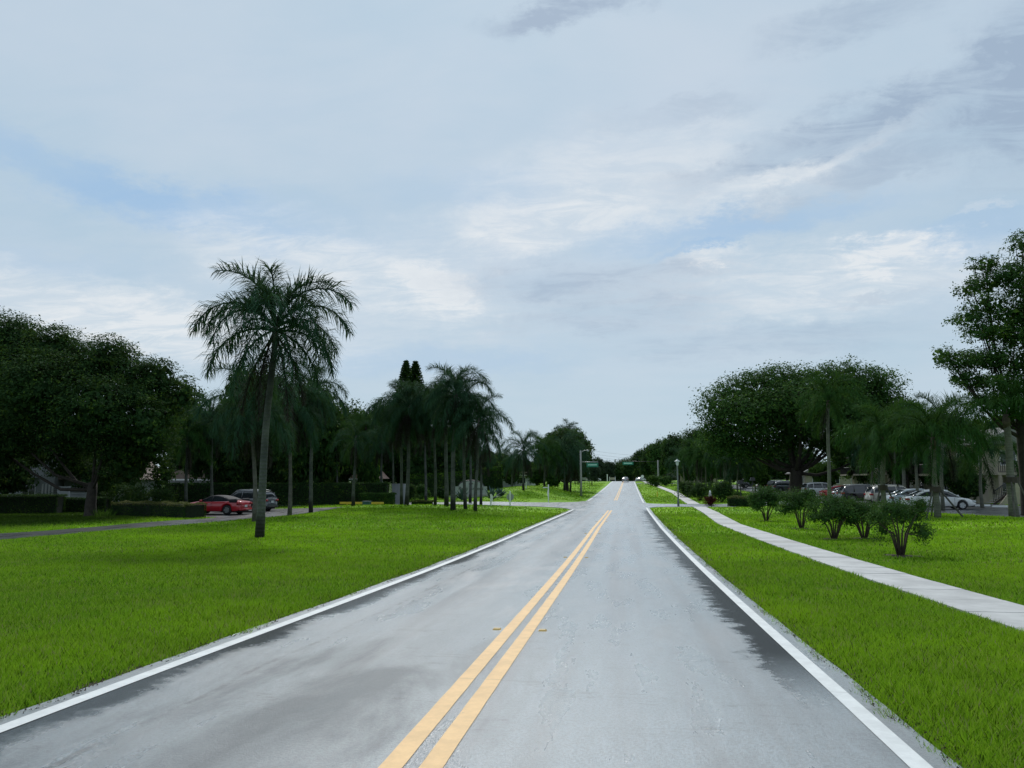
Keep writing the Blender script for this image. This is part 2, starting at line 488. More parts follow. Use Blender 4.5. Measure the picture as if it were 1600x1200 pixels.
def mat_road(name, main=True, dry=0.20, wet=1.0):
    m = bpy.data.materials.new(name); m.use_nodes = True
    t = NT(m.node_tree)
    b = t.new('ShaderNodeBsdfPrincipled'); o = t.new('ShaderNodeOutputMaterial')
    pos = t.new('ShaderNodeTexCoord').outputs['Object']
    x, y, z = t.xyz(pos)
    grain = t.noise(pos, 38.0, 4, 0.85)
    grain2 = t.noise(pos, 160.0, 2, 0.8)
    blot = t.noise(t.vec(t.mul(x, 1.2), t.mul(y, 0.22), 0.0), 1.6, 5, 0.6)
    trk = t.noise(t.vec(t.mul(x, 2.2), t.mul(y, 0.05), 4.0), 1.0, 3, 0.5)
    base_c = t.mix(t.step(blot, 0.3, 0.7), (dry * 0.66, dry * 0.80, dry * 0.86), (dry * 0.92, dry * 1.09, dry * 1.16))
    base_c = t.mix(t.step(trk, 0.42, 0.66, 0.0, 0.55), base_c, (dry * 0.45, dry * 0.46, dry * 0.47))
    base_c = t.mix(t.step(grain, 0.42, 0.55, 0.62, 0.0), base_c, (dry * 0.35,) * 3)
    base_c = t.mix(t.step(grain2, 0.60, 0.66, 0.0, 0.6), base_c, (dry * 1.9,) * 3)
    rough = t.step(blot, 0.25, 0.75, 0.34, 0.24)
    pat = t.noise(t.vec(t.mul(x, 0.55), t.mul(y, 0.16), 8.0), 1.7, 6, 0.62, 0.4)
    base_c = t.mix(t.step(pat, 0.50, 0.68, 0.0, 0.42), base_c, (dry * 0.30, dry * 0.33, dry * 0.35))
    rough = t.m('ADD', rough, t.step(pat, 0.50, 0.68, 0.0, 0.08))
    water = None
    if main:
        wob = t.mul(t.sub(t.noise(t.vec(0.0, t.mul(y, 0.35), 2.0), 1.0, 4, 0.6), 0.5), 0.9)
        rag = t.add(t.mul(t.noise(t.vec(t.mul(x, 2.0), t.mul(y, 2.2), 1.0), 1.4, 6, 0.75), 0.75), t.mul(t.noise(t.vec(t.mul(x, 7.0), t.mul(y, 12.0), 1.0), 1.6, 4, 0.8), 0.25))
        xs = t.m('ADD', x, t.mul(t.m('MAXIMUM', t.sub(y, 40.0), 0.0), -0.0068))
        # water standing along the right edge line
        wr = t.m('MINIMUM', t.step(t.add(t.add(xs, t.mul(wob, 0.45)), t.mul(t.sub(rag, 0.5), 1.5)), 1.34, 1.58),
                 t.m('MULTIPLY', t.step(y, 6.6, 9.5), t.step(y, 66, 72, 1.0, 0.0)))
        wr = t.m('MULTIPLY', wr, t.m('LESS_THAN', xs, 1.86))
        # cross-wise licks of water further on
        lick = t.noise(t.vec(t.mul(x, 0.9), t.mul(y, 1.3), 9.0), 1.3, 4, 0.7)
        wr2 = t.m('MULTIPLY', t.m('MULTIPLY', t.step(lick, 0.53, 0.58), t.step(xs, 0.75, 1.35)),
                  t.m('MULTIPLY', t.step(y, 20, 30), t.m('LESS_THAN', xs, 1.86)))
        wr2 = t.m('MULTIPLY', wr2, t.step(y, 68, 72, 1.0, 0.0))
        # left gutter
        xl = t.m('MULTIPLY', xs, -1.0)
        wl = t.m('MULTIPLY', t.step(t.add(t.add(xl, wob), t.mul(t.sub(rag, 0.5), 0.9)), 4.18, 4.50), t.m('LESS_THAN', xl, 4.64))
        wl = t.m('MULTIPLY', wl, t.step(y, 62, 70, 1.0, 0.0))
        wl = t.m('MULTIPLY', wl, 0.9)
        # paving seam in the left lane
        seam_x = t.add(t.add(xl, t.mul(wob, 0.3)), t.mul(t.sub(rag, 0.5), 0.12))
        dseam = t.m('ABSOLUTE', t.sub(seam_x, 3.72))
        seam = t.m('MULTIPLY', t.step(dseam, 0.012, 0.055, 1.0, 0.0), t.step(rag, 0.44, 0.60))
        water = t.m('MAXIMUM', t.m('MAXIMUM', wr, wr2), wl)
        # transverse hairline cracks
        cr = t.noise(t.vec(t.mul(x, 0.10), t.mul(y, 1.0), 5.0), 1.3, 5, 0.55)
        crack = t.m('MULTIPLY', t.step(t.m('ABSOLUTE', t.sub(cr, 0.5)), 0.0, 0.0060, 1.0, 0.0), t.step(t.noise(pos, 1.3, 3), 0.50, 0.58))
        base_c = t.mix(t.mul(crack, 0.55), base_c, (0.03, 0.03, 0.03))
        base_c = t.mix(t.mul(t.mul(seam, t.step(grain, 0.36, 0.50)), 0.85), base_c, (0.012, 0.013, 0.014))
        base_c = t.mix(t.mul(water, 0.93), base_c, (0.013, 0.014, 0.014))
        # tyre-worn damp band in the left lane
        band = t.m('MULTIPLY', t.step(t.m('ABSOLUTE', t.sub(t.add(xl, t.mul(wob, 0.5)), 2.55)), 0.1, 0.75, 1.0, 0.0), t.step(blot, 0.38, 0.62))
        base_c = t.mix(t.mul(band, 0.38), base_c, (0.06, 0.07, 0.075))
        qx, qy = t.mul(t.add(xl, -2.7), 0.75), t.mul(t.sub(y, 6.0), 0.16)
        damp = t.step(t.add(t.m('EXPONENT', t.mul(t.add(t.mul(qx, qx), t.mul(qy, qy)), -1.0)), t.mul(t.sub(pat, 0.5), 3.4)), 0.45, 1.35)
        base_c = t.mix(t.mul(damp, 0.62), base_c, (0.06, 0.072, 0.077))
        lowl = t.m('MULTIPLY', t.step(xl, 0.2, 2.4), t.step(y, 14, 4, 0.0, 0.40))
        base_c = t.mix(lowl, base_c, (0.10, 0.115, 0.12))
        # pale film away from traffic
        rough = t.m('ADD', t.mul(rough, t.sub(1.0, water)), t.mul(water, 0.24))
        rough = t.m('ADD', rough, t.mul(band, 0.10))
    t.put(b.inputs['Base Color'], base_c)
    t.put(b.inputs['Roughness'], rough)
    if water is not None:
        t.put(b.inputs['Specular IOR Level'], t.m('ADD', t.mul(t.m('MULTIPLY', t.sub(1.0, water), t.sub(1.0, t.mul(t.m('MAXIMUM', damp, t.mul(band, 0.5)), 0.55))), 0.95), t.mul(water, 0.05)))
    else:
        b.inputs['Specular IOR Level'].default_value = 0.95 * wet
    bn = t.new('ShaderNodeBump')
    st = 0.75
    if water is not None:
        t.put(bn.inputs['Strength'], t.m('ADD', t.mul(t.sub(1.0, water), st), 0.35))
    else:
        bn.inputs['Strength'].default_value = st
    bn.inputs['Distance'].default_value = 0.004
    t.put(bn.inputs['Height'], t.add(grain, t.mul(grain2, 0.5)))
    t.t.links.new(bn.outputs[0], b.inputs['Normal'])
    t.t.links.new(b.outputs[0], o.inputs[0])
    return m

def mat_line(name, col, wear):
    m = bpy.data.materials.new(name); m.use_nodes = True
    t = NT(m.node_tree)
    b = t.new('ShaderNodeBsdfPrincipled'); o = t.new('ShaderNodeOutputMaterial')
    pos = t.new('ShaderNodeTexCoord').outputs['Object']
    x, y, z = t.xyz(pos)
    n = t.noise(pos, 5, 6, 0.7); n2 = t.noise(pos, 60, 3, 0.7)
    c = t.mix(t.step(n, 0.3, 0.7), tuple(q * 0.82 for q in col), col)
    c = t.mix(t.step(n2, 0.60, 0.75, 0.0, 0.35), c, tuple(q * 0.5 for q in col))
    seam = t.m('MULTIPLY', t.step(t.m('ABSOLUTE', t.sub(t.m('FRACT', t.mul(y, 0.33)), 0.5)), 0.0, 0.004, 1.0, 0.0), wear)
    c = t.mix(t.step(t.noise(t.vec(t.mul(x, 3.0), y, z), 3.1, 8, 0.8), 0.63, 0.67, 0.0, wear), c, (0.16, 0.15, 0.13))
    c = t.mix(t.step(t.noise(pos, 0.7, 4, 0.6), 0.5, 0.7, 0.0, 0.25), c, tuple(q * 0.6 for q in col))
    c = t.mix(seam, c, (0.12, 0.10, 0.07))
    t.put(b.inputs['Base Color'], c)
    b.inputs['Roughness'].default_value = 0.55
    b.inputs['Specular IOR Level'].default_value = 0.3
    t.t.links.new(b.outputs[0], o.inputs[0])
    return m

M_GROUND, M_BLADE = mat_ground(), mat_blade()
M_ROAD = mat_road('wet_asphalt', True, 0.34)
M_DRIVE = mat_road('wet_asphalt_side', False, 0.055, 0.7)
M_APRON = mat_road('damp_concrete', False, 0.30, 0.8)
M_WLINE = mat_line('white_line_paint', (0.72, 0.74, 0.72), 0.35)
M_YLINE = mat_line('yellow_line_paint', (0.82, 0.53, 0.24), 0.45)
M_SLAB = mat_simple('sidewalk_concrete', (0.44, 0.44, 0.425), 0.6, var=0.16, scale=1.3, bump=0.25)
M_SLABS = [M_SLAB] + [mat_simple('sidewalk_concrete_%s' % n, c, 0.6, var=0.18, scale=1.7, bump=0.25) for n, c in (('grey', (0.38, 0.385, 0.375)), ('pale', (0.49, 0.485, 0.46)), ('stained', (0.35, 0.345, 0.32)))]

def mat_trunk(name, lo, hi, foot=True):
    """palm trunk: ringed, grey, darker and wet at the foot"""
    m = bpy.data.materials.new(name); m.use_nodes = True
    t = NT(m.node_tree)
    b = t.new('ShaderNodeBsdfPrincipled'); o = t.new('ShaderNodeOutputMaterial')
    pos = t.new('ShaderNodeTexCoord').outputs['Object']
    x, y, z = t.xyz(pos)
    n = t.noise(pos, 2.0, 5, 0.65)
    ring = t.m('SINE', t.add(t.mul(z, 42.0), t.mul(n, 5.0)))
    c = t.mix(t.step(n, 0.3, 0.7), lo, hi)
    c = t.mix(t.step(ring, 0.2, 1.0, 0.0, 0.16), c, tuple(q * 0.55 for q in lo))
    if foot:
        c = t.mix(t.step(t.add(z, t.mul(n, 1.2)), 0.9, 1.9, 0.88, 0.0), c, (0.012, 0.012, 0.010))
    t.put(b.inputs['Base Color'], c)
    b.inputs['Roughness'].default_value = 0.85
    bn = t.new('ShaderNodeBump'); bn.inputs['Strength'].default_value = 0.6; bn.inputs['Distance'].default_value = 0.03
    t.put(bn.inputs['Height'], t.add(t.mul(ring, 0.3), t.mul(n, 3))); t.t.links.new(bn.outputs[0], b.inputs['Normal'])
    t.t.links.new(b.outputs[0], o.inputs[0])
    return m
M_PALM = mat_trunk('palm_trunk', (0.030, 0.037, 0.033), (0.090, 0.100, 0.084))
M_PALMC = mat_trunk('palm_trunk_clean', (0.09, 0.095, 0.075), (0.165, 0.165, 0.13), False)

# ------------------------------------------------------------------ ground and paving
def strip(name, ys, xl, xr, cols, off, mat, parent=None, thick=0.0, world=True):
    """a sheet following the terrain between two edges given per row"""
    ys = np.asarray(ys, float)
    L = np.array([xl(v) for v in ys]); R = np.array([xr(v) for v in ys])
    t = np.linspace(0, 1, cols)
    X = L[:, None] + (R - L)[:, None] * t[None]
    Yg = np.repeat(ys[:, None], cols, 1)
    Zg = zt(X, Yg) + off
    V = np.stack([X, Yg, Zg], -1).reshape(-1, 3)
    i = np.arange(len(ys) - 1)[:, None] * cols + np.arange(cols - 1)[None]
    Fc = np.stack([i, i + 1, i + cols + 1, i + cols], -1).reshape(-1, 4)
    me = mesh_np(name, V, Fc, mat, True)
    return link(name, me, parent)

def yrows(a, b, fine=0.5):
    out = [a]
    while out[-1] < b:
        out.append(out[-1] + max(fine, abs(out[-1]) * 0.012))
    out[-1] = b
    return out

xs = np.unique(np.concatenate([np.arange(-60, 45, 0.75), np.geomspace(45, 1800, 30), -np.geomspace(60, 1800, 30)]))
ys = np.unique(np.concatenate([np.arange(-25, 130, 0.75), np.arange(130, 420, 4), np.geomspace(420, 3000, 20)]))
Xg, Yg = np.meshgrid(xs, ys)
Zg = zt(Xg, Yg)
i = np.arange(len(ys) - 1)[:, None] * len(xs) + np.arange(len(xs) - 1)[None]
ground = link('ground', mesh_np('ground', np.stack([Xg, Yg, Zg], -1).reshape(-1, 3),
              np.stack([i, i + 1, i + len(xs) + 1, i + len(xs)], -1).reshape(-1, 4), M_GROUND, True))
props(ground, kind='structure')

SY0, SY1 = 76.0, 88.0          # the cross street on the left
RY0, RY1 = 77.5, 85.5          # the side drive on the right

def wav(y, a, f): return a * math.sin(y * f) + 0.6 * a * math.sin(y * f * 2.7 + 1)

def road_l(y):
    e = -4.93 + shift(y) + wav(y, 0.02, 1.1)
    r = 6.0
    if SY0 - r < y < SY0: e = min(e, -10.95 + math.sqrt(max(0, r * r - (y - SY0 + r) ** 2)))
    if SY0 <= y <= SY1: e = -11.0
    if SY1 < y < SY1 + r: e = min(e, -10.95 + math.sqrt(max(0, r * r - (SY1 + r - y) ** 2)))
    return float(e)

def road_r(y):
    e = 2.16 + shift(y) + wav(y, 0.010, 1.7)
    r = 2.6
    if RY0 - r < y < RY0: e = max(e, 5.2 - math.sqrt(max(0, r * r - (y - RY0 + r) ** 2)))
    if RY0 <= y <= RY1: e = 5.2
    if RY1 < y < RY1 + r: e = max(e, 5.2 - math.sqrt(max(0, r * r - (RY1 + r - y) ** 2)))
    return float(e)

rows = sorted(set(list(np.arange(-20, 68, 0.75)) + list(np.arange(68, 96, 0.25)) + yrows(96, 420, 1.5)))
road = props(strip('road', rows, road_l, road_r, 15, 0.030, M_ROAD), kind='structure')

def line_part(name, y0, y1, xc, w, mat, off=0.035, frag=None):
    f = lambda s: (lambda y: float(xc + s * w / 2 + shift(y) + (wav(y, 0.0022, 9.0) if frag else 0)))
    return strip(name, yrows(y0, y1, 0.4), f(-1), f(1), 3, off, mat, road)

line_part('edge_line', -18, 74.5, 1.89, 0.15, M_WLINE)
line_part('edge_line', 89, 330, 1.89, 0.16, M_WLINE)
line_part('edge_line', -18, 69.5, -4.67, 0.15, M_WLINE)
line_part('edge_line', 95, 330, -4.67, 0.16, M_WLINE)
for y0, y1 in ((-18, 68), (97, 330)):
    line_part('centre_line', y0, y1, -1.27, 0.155, M_YLINE, frag=1)
    line_part('centre_line', y0, y1, -1.53, 0.155, M_YLINE, frag=1)

M_STUD = mat_simple('road_stud', (0.70, 0.45, 0.12), 0.3, coat=0.5)
for k in range(9):
    y = 10.4 + 12.2 * k
    if 68 < y < 97: continue
    for sx in (-1.70, -1.09):
        mb = MB(); mb.box((0, 0, 0.009), (0.11, 0.10, 0.018), taper=0.72)
        q = mb.build('road_stud', M_STUD, road)
        q.location = (sx + float(shift(y)), y, Z(sx, y) + 0.031)

# cross street, drives and car park

def xstrip(name, x0, x1, yl, yr, off, mat, kind='structure', step=1.0, rows_=9):
    """sheet between two y edges for x from x0 to x1"""
    X = np.arange(x0, x1 + 1e-6, step); t = np.linspace(0, 1, rows_)
    A = np.array([yl(v) for v in X]); B = np.array([yr(v) for v in X])
    Yv = A[:, None] + (B - A)[:, None] * t[None]; Xv = np.repeat(X[:, None], rows_, 1)
    V = np.stack([Xv, Yv, zt(Xv, Yv) + off], -1).reshape(-1, 3)
    i = np.arange(len(X) - 1)[:, None] * rows_ + np.arange(rows_ - 1)[None]
    Fc = np.stack([i, i + rows_, i + rows_ + 1, i + 1], -1).reshape(-1, 4)
    return props(link(name, mesh_np(name, V, Fc, mat, True)), kind=kind)

M_STREET = mat_road('wet_asphalt_street', False, 0.36)
xstrip('cross_street', -75, -11, lambda x: SY0, lambda x: SY1, 0.030, M_STREET)
xstrip('side_drive', 5.2, 19.2, lambda x: RY0, lambda x: RY1, 0.030, M_STREET)
xstrip('far_drive', 3.4, 30.4, lambda x: 203.0, lambda x: 209.0, 0.030, M_STREET)

def lot_l(y): return 19.2 + 1.6 * math.exp(-((y - 46) / 6) ** 2) + wav(y, 0.12, 0.4)
props(strip('car_park', list(np.arange(46, 176, 1.0)), lot_l, lambda y: 33.0, 12, 0.026, M_DRIVE), kind='structure')
props(strip('driveway', list(np.arange(4, 50, 0.7)), lambda y: -27.2 + wav(y, .04, .5), lambda y: -24.0 + wav(y, .05, .6), 4, 0.026, M_DRIVE), kind='structure')
props(strip('parking_pad', list(np.arange(49.5, 64, 0.7)), lambda y: -33.5, lambda y: -23.6, 6, 0.026, M_DRIVE), kind='structure')

# sidewalk: every slab that can be told apart is its own piece
_sw = [(-30, 5.8), (45, 5.85), (64, 6.9), (90, 7.6), (131, 8.6), (187, 7.7), (215, 6.6), (330, 6.2)]
def swc(y): return float(np.interp(y, [a for a, b in _sw], [b for a, b in _sw]))
SWW = 0.62
sidewalk = props(strip('sidewalk', yrows(3, 77.4, 0.75), lambda y: swc(y) - SWW, lambda y: swc(y) + SWW, 3, 0.010, M_SLAB), kind='structure')
y = 4.0; k = 0
while y < 62:
    L = 1.52
    mb = MB()
    a, b = y + 0.018, y + L - 0.018
    wl, wr_ = SWW - 0.005, SWW - 0.005
    p = []
    dz = 0.045 + random.uniform(-0.006, 0.006)
    for yy in (a, (a + b) / 2, b):
        for s in (-wl, wr_):
            p.append((swc(yy) + s, yy, Z(swc(yy) + s, yy) + dz))
    low = [(q[0], q[1], q[2] - 0.05) for q in p]
    mb.v = p + low
    mb.f = [(0, 1, 3, 2), (2, 3, 5, 4), (0, 6, 7, 1), (1, 7, 9, 3), (3, 9, 11, 5), (5, 11, 10, 4), (4, 10, 8, 2), (2, 8, 6, 0)]
    mb.build('slab', M_SLABS[random.choice((0, 0, 1, 2, 0, 3))], sidewalk)
    y += L; k += 1
s2 = strip('far_slabs', yrows(y, 77.4, 0.75), lambda y: swc(y) - SWW, lambda y: swc(y) + SWW, 3, 0.045, M_SLAB, sidewalk)
s3 = strip('far_slabs', yrows(85.6, 330, 1), lambda y: swc(y) - SWW - .05, lambda y: swc(y) + SWW + .05, 3, 0.045, M_SLAB, sidewalk)
s2['kind'] = s3['kind'] = 'stuff'

# ------------------------------------------------------------------ grass blades
MYRTLES = [base(u_, Y_) for u_, Y_ in ((1407, 25.0), (1303, 33.0), (1252, 41.0), (1197, 50.0), (1350, 33.5))]

def lawn_mask(x, y):
    nz = 0.05 * np.sin(y * 1.3 + 2) + 0.06 * np.sin(y * 3.3) + 0.05 * np.sin(y * 7.9 + 1) + 0.04 * np.sin(y * 19.7)
    sh = shift(y)
    ok = (x < -4.90 + sh + nz * 0.75 - rng.random(len(x)) ** 2 * 0.16) | (x > 2.06 + sh + nz * 0.55 + rng.random(len(x)) ** 2 * 0.16)
    c = np.interp(y, [a for a, b in _sw], [b for a, b in _sw])
    ok &= np.abs(x - c) > SWW + 0.015
    ok &= ~((x < 0) & (y > SY0 - 6) & (y < SY1 + 6) & ((y > SY0 - .1) & (y < SY1 + .1) | (x > -11)))
    ok &= ~((x > 0) & (y > RY0 - 2.6) & (y < RY1 + 2.6) & ((x < 5.4) | ((y > RY0) & (y < RY1))))
    for q in MYRTLES:
        ok &= np.hypot((x - q.x), (y - q.y)) > 0.52 + 0.12 * np.sin(3 * np.arctan2(y - q.y, x - q.x) + q.x)
    ok &= ~((x > -27.3) & (x < -23.95) & (y < 50))
    ok &= ~((x > -33.6) & (x < -23.5) & (y > 49.4) & (y < 64.1))
    ok &= ~((x > 19.3 + 1.6 * np.exp(-((y - 46) / 6) ** 2)) & (x < 33) & (y > 46))
    return ok

Vs, Ns = [], []
for (y0, y1, dens, h, w) in ((3.5, 9, 3600, 0.085, 0.0125), (9, 14, 2400, 0.085, 0.014), (14, 22, 1150, 0.085, 0.019), (22, 36, 400, 0.085, 0.030), (36, 62, 90, 0.10, 0.055), (62, 118, 14, 0.11, 0.11), (118, 215, 4, 0.13, 0.18)):
    for side in (-1, 1):
        xa, xb = (-0.86 * y1 - 2, -4.8) if side < 0 else (2.0, min(0.58 * y1 + 2, 60))
        if xb <= xa: continue
        n = int(dens * (xb - xa) * (y1 - y0))
        x = rng.uniform(xa, xb, n); yv = rng.uniform(y0, y1, n)
        fr = (x > -0.86 * yv - 1.5) & (x < 0.58 * yv + 1.5)
        x, yv = x[fr], yv[fr]
        ok = lawn_mask(x, yv); x, yv = x[ok], yv[ok]
        n = len(x)
        z = zt(x, yv)
        patch = 0.75 + 0.5 * (0.5 + 0.5 * np.sin(x * 1.9 + 1.3 * np.sin(yv * .8)) * np.sin(yv * 2.3 + np.sin(x)))
        edge = np.clip(np.minimum(np.abs(x - 2.1), np.abs(x + 4.88)) / 0.3, 0.7, 1)
        hh = h * rng.uniform(0.55, 1.25, n) * patch * edge
        ww = w * rng.uniform(0.7, 1.3, n)
        a = rng.uniform(0, 2 * np.pi, n); l = rng.uniform(0, 2 * np.pi, n); le = rng.uniform(0.15, 1.1, n) * hh
        dx, dy = np.cos(a) * ww / 2, np.sin(a) * ww / 2
        B = np.stack([x, yv, z - 0.004], -1)
        v = np.empty((n, 3, 3))
        v[:, 0] = B + np.stack([-dx, -dy, 0 * x], -1)
        v[:, 1] = B + np.stack([dx, dy, 0 * x], -1)
        v[:, 2] = B + np.stack([np.cos(l) * le, np.sin(l) * le, hh], -1)
        Vs.append(v.reshape(-1, 3))
V = np.concatenate(Vs)
N_BLADES = len(V) // 3
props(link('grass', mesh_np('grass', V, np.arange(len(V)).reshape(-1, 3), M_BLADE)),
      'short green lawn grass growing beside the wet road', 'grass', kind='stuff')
del V, Vs

nD = 3600
sd = rng.random(nD) < 0.5
yd = 3.5 + 32 * rng.random(nD) ** 1.6
xd = np.where(sd, 2.08 + np.abs(rng.normal(0, .07, nD)), -4.83 - np.abs(rng.normal(0, .06, nD))) + 0.05 * np.sin(yd * 3.3)
zd = zt(xd, yd) + 0.036
ad = rng.uniform(0, 6.28, nD); ld = rng.uniform(.008, .032, nD)
Vd = np.empty((nD, 3, 3)); Bd = np.stack([xd, yd, zd], -1)
Vd[:, 0] = Bd; Vd[:, 1] = Bd + np.stack([np.cos(ad) * ld, np.sin(ad) * ld, rng.uniform(0, .012, nD)], -1)
Vd[:, 2] = Bd + np.stack([np.cos(ad + .5) * ld * .8, np.sin(ad + .5) * ld * .8, rng.uniform(0, .02, nD)], -1)
props(link('leaf_debris', mesh_np('leaf_debris', Vd.reshape(-1, 3), np.arange(nD * 3).reshape(-1, 3), mat_leaf('debris', (.02, .014, .008), (.11, .085, .05), None, 0.0))),
      'brown leaf debris and clippings along the grass edges', 'debris', kind='stuff')

# ------------------------------------------------------------------ foliage
def leaves(C, Nn, S, g, asp=0.5):
    """rhombic leaves: centres C, rough normals Nn, half lengths S"""
    n = len(C)
    Nn = Nn + g.normal(0, 0.55, (n, 3)); Nn /= np.linalg.norm(Nn, axis=1)[:, None] + 1e-9
    A = g.normal(0, 1, (n, 3)); A -= (A * Nn).sum(1)[:, None] * Nn; A /= np.linalg.norm(A, axis=1)[:, None] + 1e-9
    B = np.cross(Nn, A)
    S = S[:, None]
    V = np.empty((n, 4, 3))
    V[:, 0] = C - A * S; V[:, 2] = C + A * S
    V[:, 1] = C + B * S * asp + Nn * S * 0.15; V[:, 3] = C - B * S * asp + Nn * S * 0.15
    return V.reshape(-1, 3)

def crown_mesh(name, lobes, n, size, mat, seed, per=26, clump=0.11, fill=0.10, ragged=0.12, flat=0.6, inner=0.5):
    g = np.random.default_rng(seed)
    lobes = np.asarray(lobes, float)
    area = (lobes[:, 3] * lobes[:, 4] + lobes[:, 3] * lobes[:, 5]); w = area / area.sum()
    nc = max(3, n // per)
    li = g.choice(len(lobes), nc, p=w)
    D = g.normal(0, 1, (nc, 3)); D /= np.linalg.norm(D, axis=1)[:, None]
    D[:, 2] = np.where((D[:, 2] < -0.35) & (g.random(nc) < 0.5), -D[:, 2], D[:, 2])
    r = inner + (1.0 - inner) * g.random(nc) ** 0.55
    r = np.where(g.random(nc) < 0.10, 1.0 + ragged * g.random(nc), r)
    L = lobes[li]
    CC = L[:, :3] + D * r[:, None] * L[:, 3:6]
    rad = clump * L[:, 3:6].mean(1) * g.uniform(0.6, 1.5, nc)
    idx = np.repeat(np.arange(nc), per)
    off = np.clip(g.normal(0, 1, (len(idx), 3)), -1.7, 1.7) * np.array([1, 1, flat]) * rad[idx][:, None]
    C = CC[idx] + off
    Nn = D[idx] * 0.7 + np.array([0, 0, 0.7])
    S = size * g.uniform(0.6, 1.35, len(C))
    V = [leaves(C, Nn, S, g)]
    nf = int(n * fill)
    if nf:
        li = g.choice(len(lobes), nf, p=w); L = lobes[li]
        D2 = g.normal(0, 1, (nf, 3)); D2 /= np.linalg.norm(D2, axis=1)[:, None]
        C2 = L[:, :3] + D2 * (g.random(nf)[:, None] ** 0.5 * 0.72) * L[:, 3:6]
        V.append(leaves(C2, D2, size * 2.4 * g.uniform(0.7, 1.2, nf), g, 0.7))
    V = np.concatenate(V)
    return mesh_np(name, V, np.arange(len(V)).reshape(-1, 4), mat)

def limbs_mesh(name, lobes, trunk_h, r0, mat, seed, lean=(0, 0), nsub=3, fork=0.55, every=1, minz=0):
    g = random.Random(seed)
    mb = MB()
    top = Vector((lean[0], lean[1], trunk_h))
    pts = [Vector((0, 0, -0.15)), Vector((0, 0, 0.12)), Vector((lean[0] * .25 + g.uniform(-.1, .1), lean[1] * .3, trunk_h * .35)), Vector((lean[0] * .6, lean[1] * .6, trunk_h * .7)), top]
    mb.tube(pts, [r0 * 1.55, r0 * 1.2, r0, r0 * 0.9, r0 * 0.8], 10)
    for lb in lobes[::every]:
        c = Vector(lb[:3])
        if c.z < max(trunk_h * 1.35, minz): continue
        st = top - Vector((0, 0, g.uniform(0, 0.25) * trunk_h))
        mid = st.lerp(c, 0.5) + Vector((g.uniform(-.5, .5), g.uniform(-.5, .5), -0.10 * (c - st).length))
        r = r0 * fork * (0.6 + 0.4 * g.random())
        mb.tube([st, st.lerp(mid, .5) + Vector((0, 0, -.05 * (c - st).length)), mid, c], [r, r * .8, r * .6, r * .3], 7)
        for _ in range(nsub):
            e = c + Vector((g.uniform(-.8, .8) * lb[3], g.uniform(-.8, .8) * lb[4], g.uniform(-.1, .85) * lb[5]))
            mb.tube([mid.lerp(c, g.random()), mid.lerp(e, .6) + Vector((0, 0, .1)), e], [r * .45, r * .28, r * .08], 5)
    return mb.mesh(name, mat, True)

def tree(name, label, cat, u, Y, lobes_px, n, size, mat=None, trunk_h=None, r0=0.3, seed=1, group=None, bark=None, lean=(0, 0), depth=1.0, cname='crown', every=1, fork=.55, minz=0, **kw):
    """a tree whose crown lobes are measured as (u, v, ru, rv[, dY]) at distance Y"""
    b = base(u, Y)
    t = thing(name, label, cat, b, 0, group)
    lobes = []
    for q in lobes_px:
        dY = q[4] if len(q) > 4 else 0
        p = P(q[0], q[1], Y + dY) - b
        rx = q[2] * (Y + dY) / F
        lobes.append((p.x, p.y, p.z, rx, rx * depth, q[3] * (Y + dY) / F))
    if trunk_h is None: trunk_h = min(l[2] for l in lobes) * 0.6
    link('trunk', limbs_mesh('trunk', lobes, trunk_h, r0, bark or M_BARK, seed, lean, fork=fork, every=every, minz=minz), t)
    c = link(cname, crown_mesh(cname, lobes, n, size, mat or M_LEAF, seed, **kw), t)
    return t

# generic round trees shared by the background
GEN = []
for s in range(4):
    g = random.Random(40 + s)
    lb = [(0, 0, 0.64, 0.38, 0.38, 0.34)]
    for k in range(8):
        a = k * 2 * math.pi / 8 + g.uniform(-.3, .3); rr = g.uniform(0.2, 0.34)
        lb.append((math.cos(a) * rr, math.sin(a) * rr, g.uniform(0.36, 0.78), g.uniform(.18, .26), g.uniform(.18, .26), g.uniform(.15, .22)))
    tr = limbs_mesh('trunk', [tuple(10 * q for q in l) for l in lb], 2.6, 0.26, M_BARK, s, nsub=2)
    cm = {}
    GEN.append((lb, tr, cm))

def gen_tree(u, Y, top_v, width_px, label, group, mat=None, var=0, cat='tree', name='broadleaf_tree', low=0.0, n=20000):
    lb, tr, cm = GEN[var % 4]
    mat = mat or M_LEAF
    b = base(u, Y)
    H_ = P(u, top_v, Y).z - b.z
    W = width_px * Y / F
    key = mat.name
    if key not in cm:
        lobes = [tuple(10 * q for q in l) for l in lb]
        cm[key] = crown_mesh('crown', lobes, n, 0.22, mat, 60 + var, per=22, clump=0.13, fill=0.16)
    t = thing(name, label, cat, b, random.uniform(0, 6.28), group)
    s = (W / 11.0, W / 11.0, H_ / 10.0)
    link('trunk', tr, t, scale=s)
    link('crown', cm[key], t, loc=(0, 0, -low * H_), scale=(s[0], s[1], s[2] * (1 + low * 0.9)))
    return t

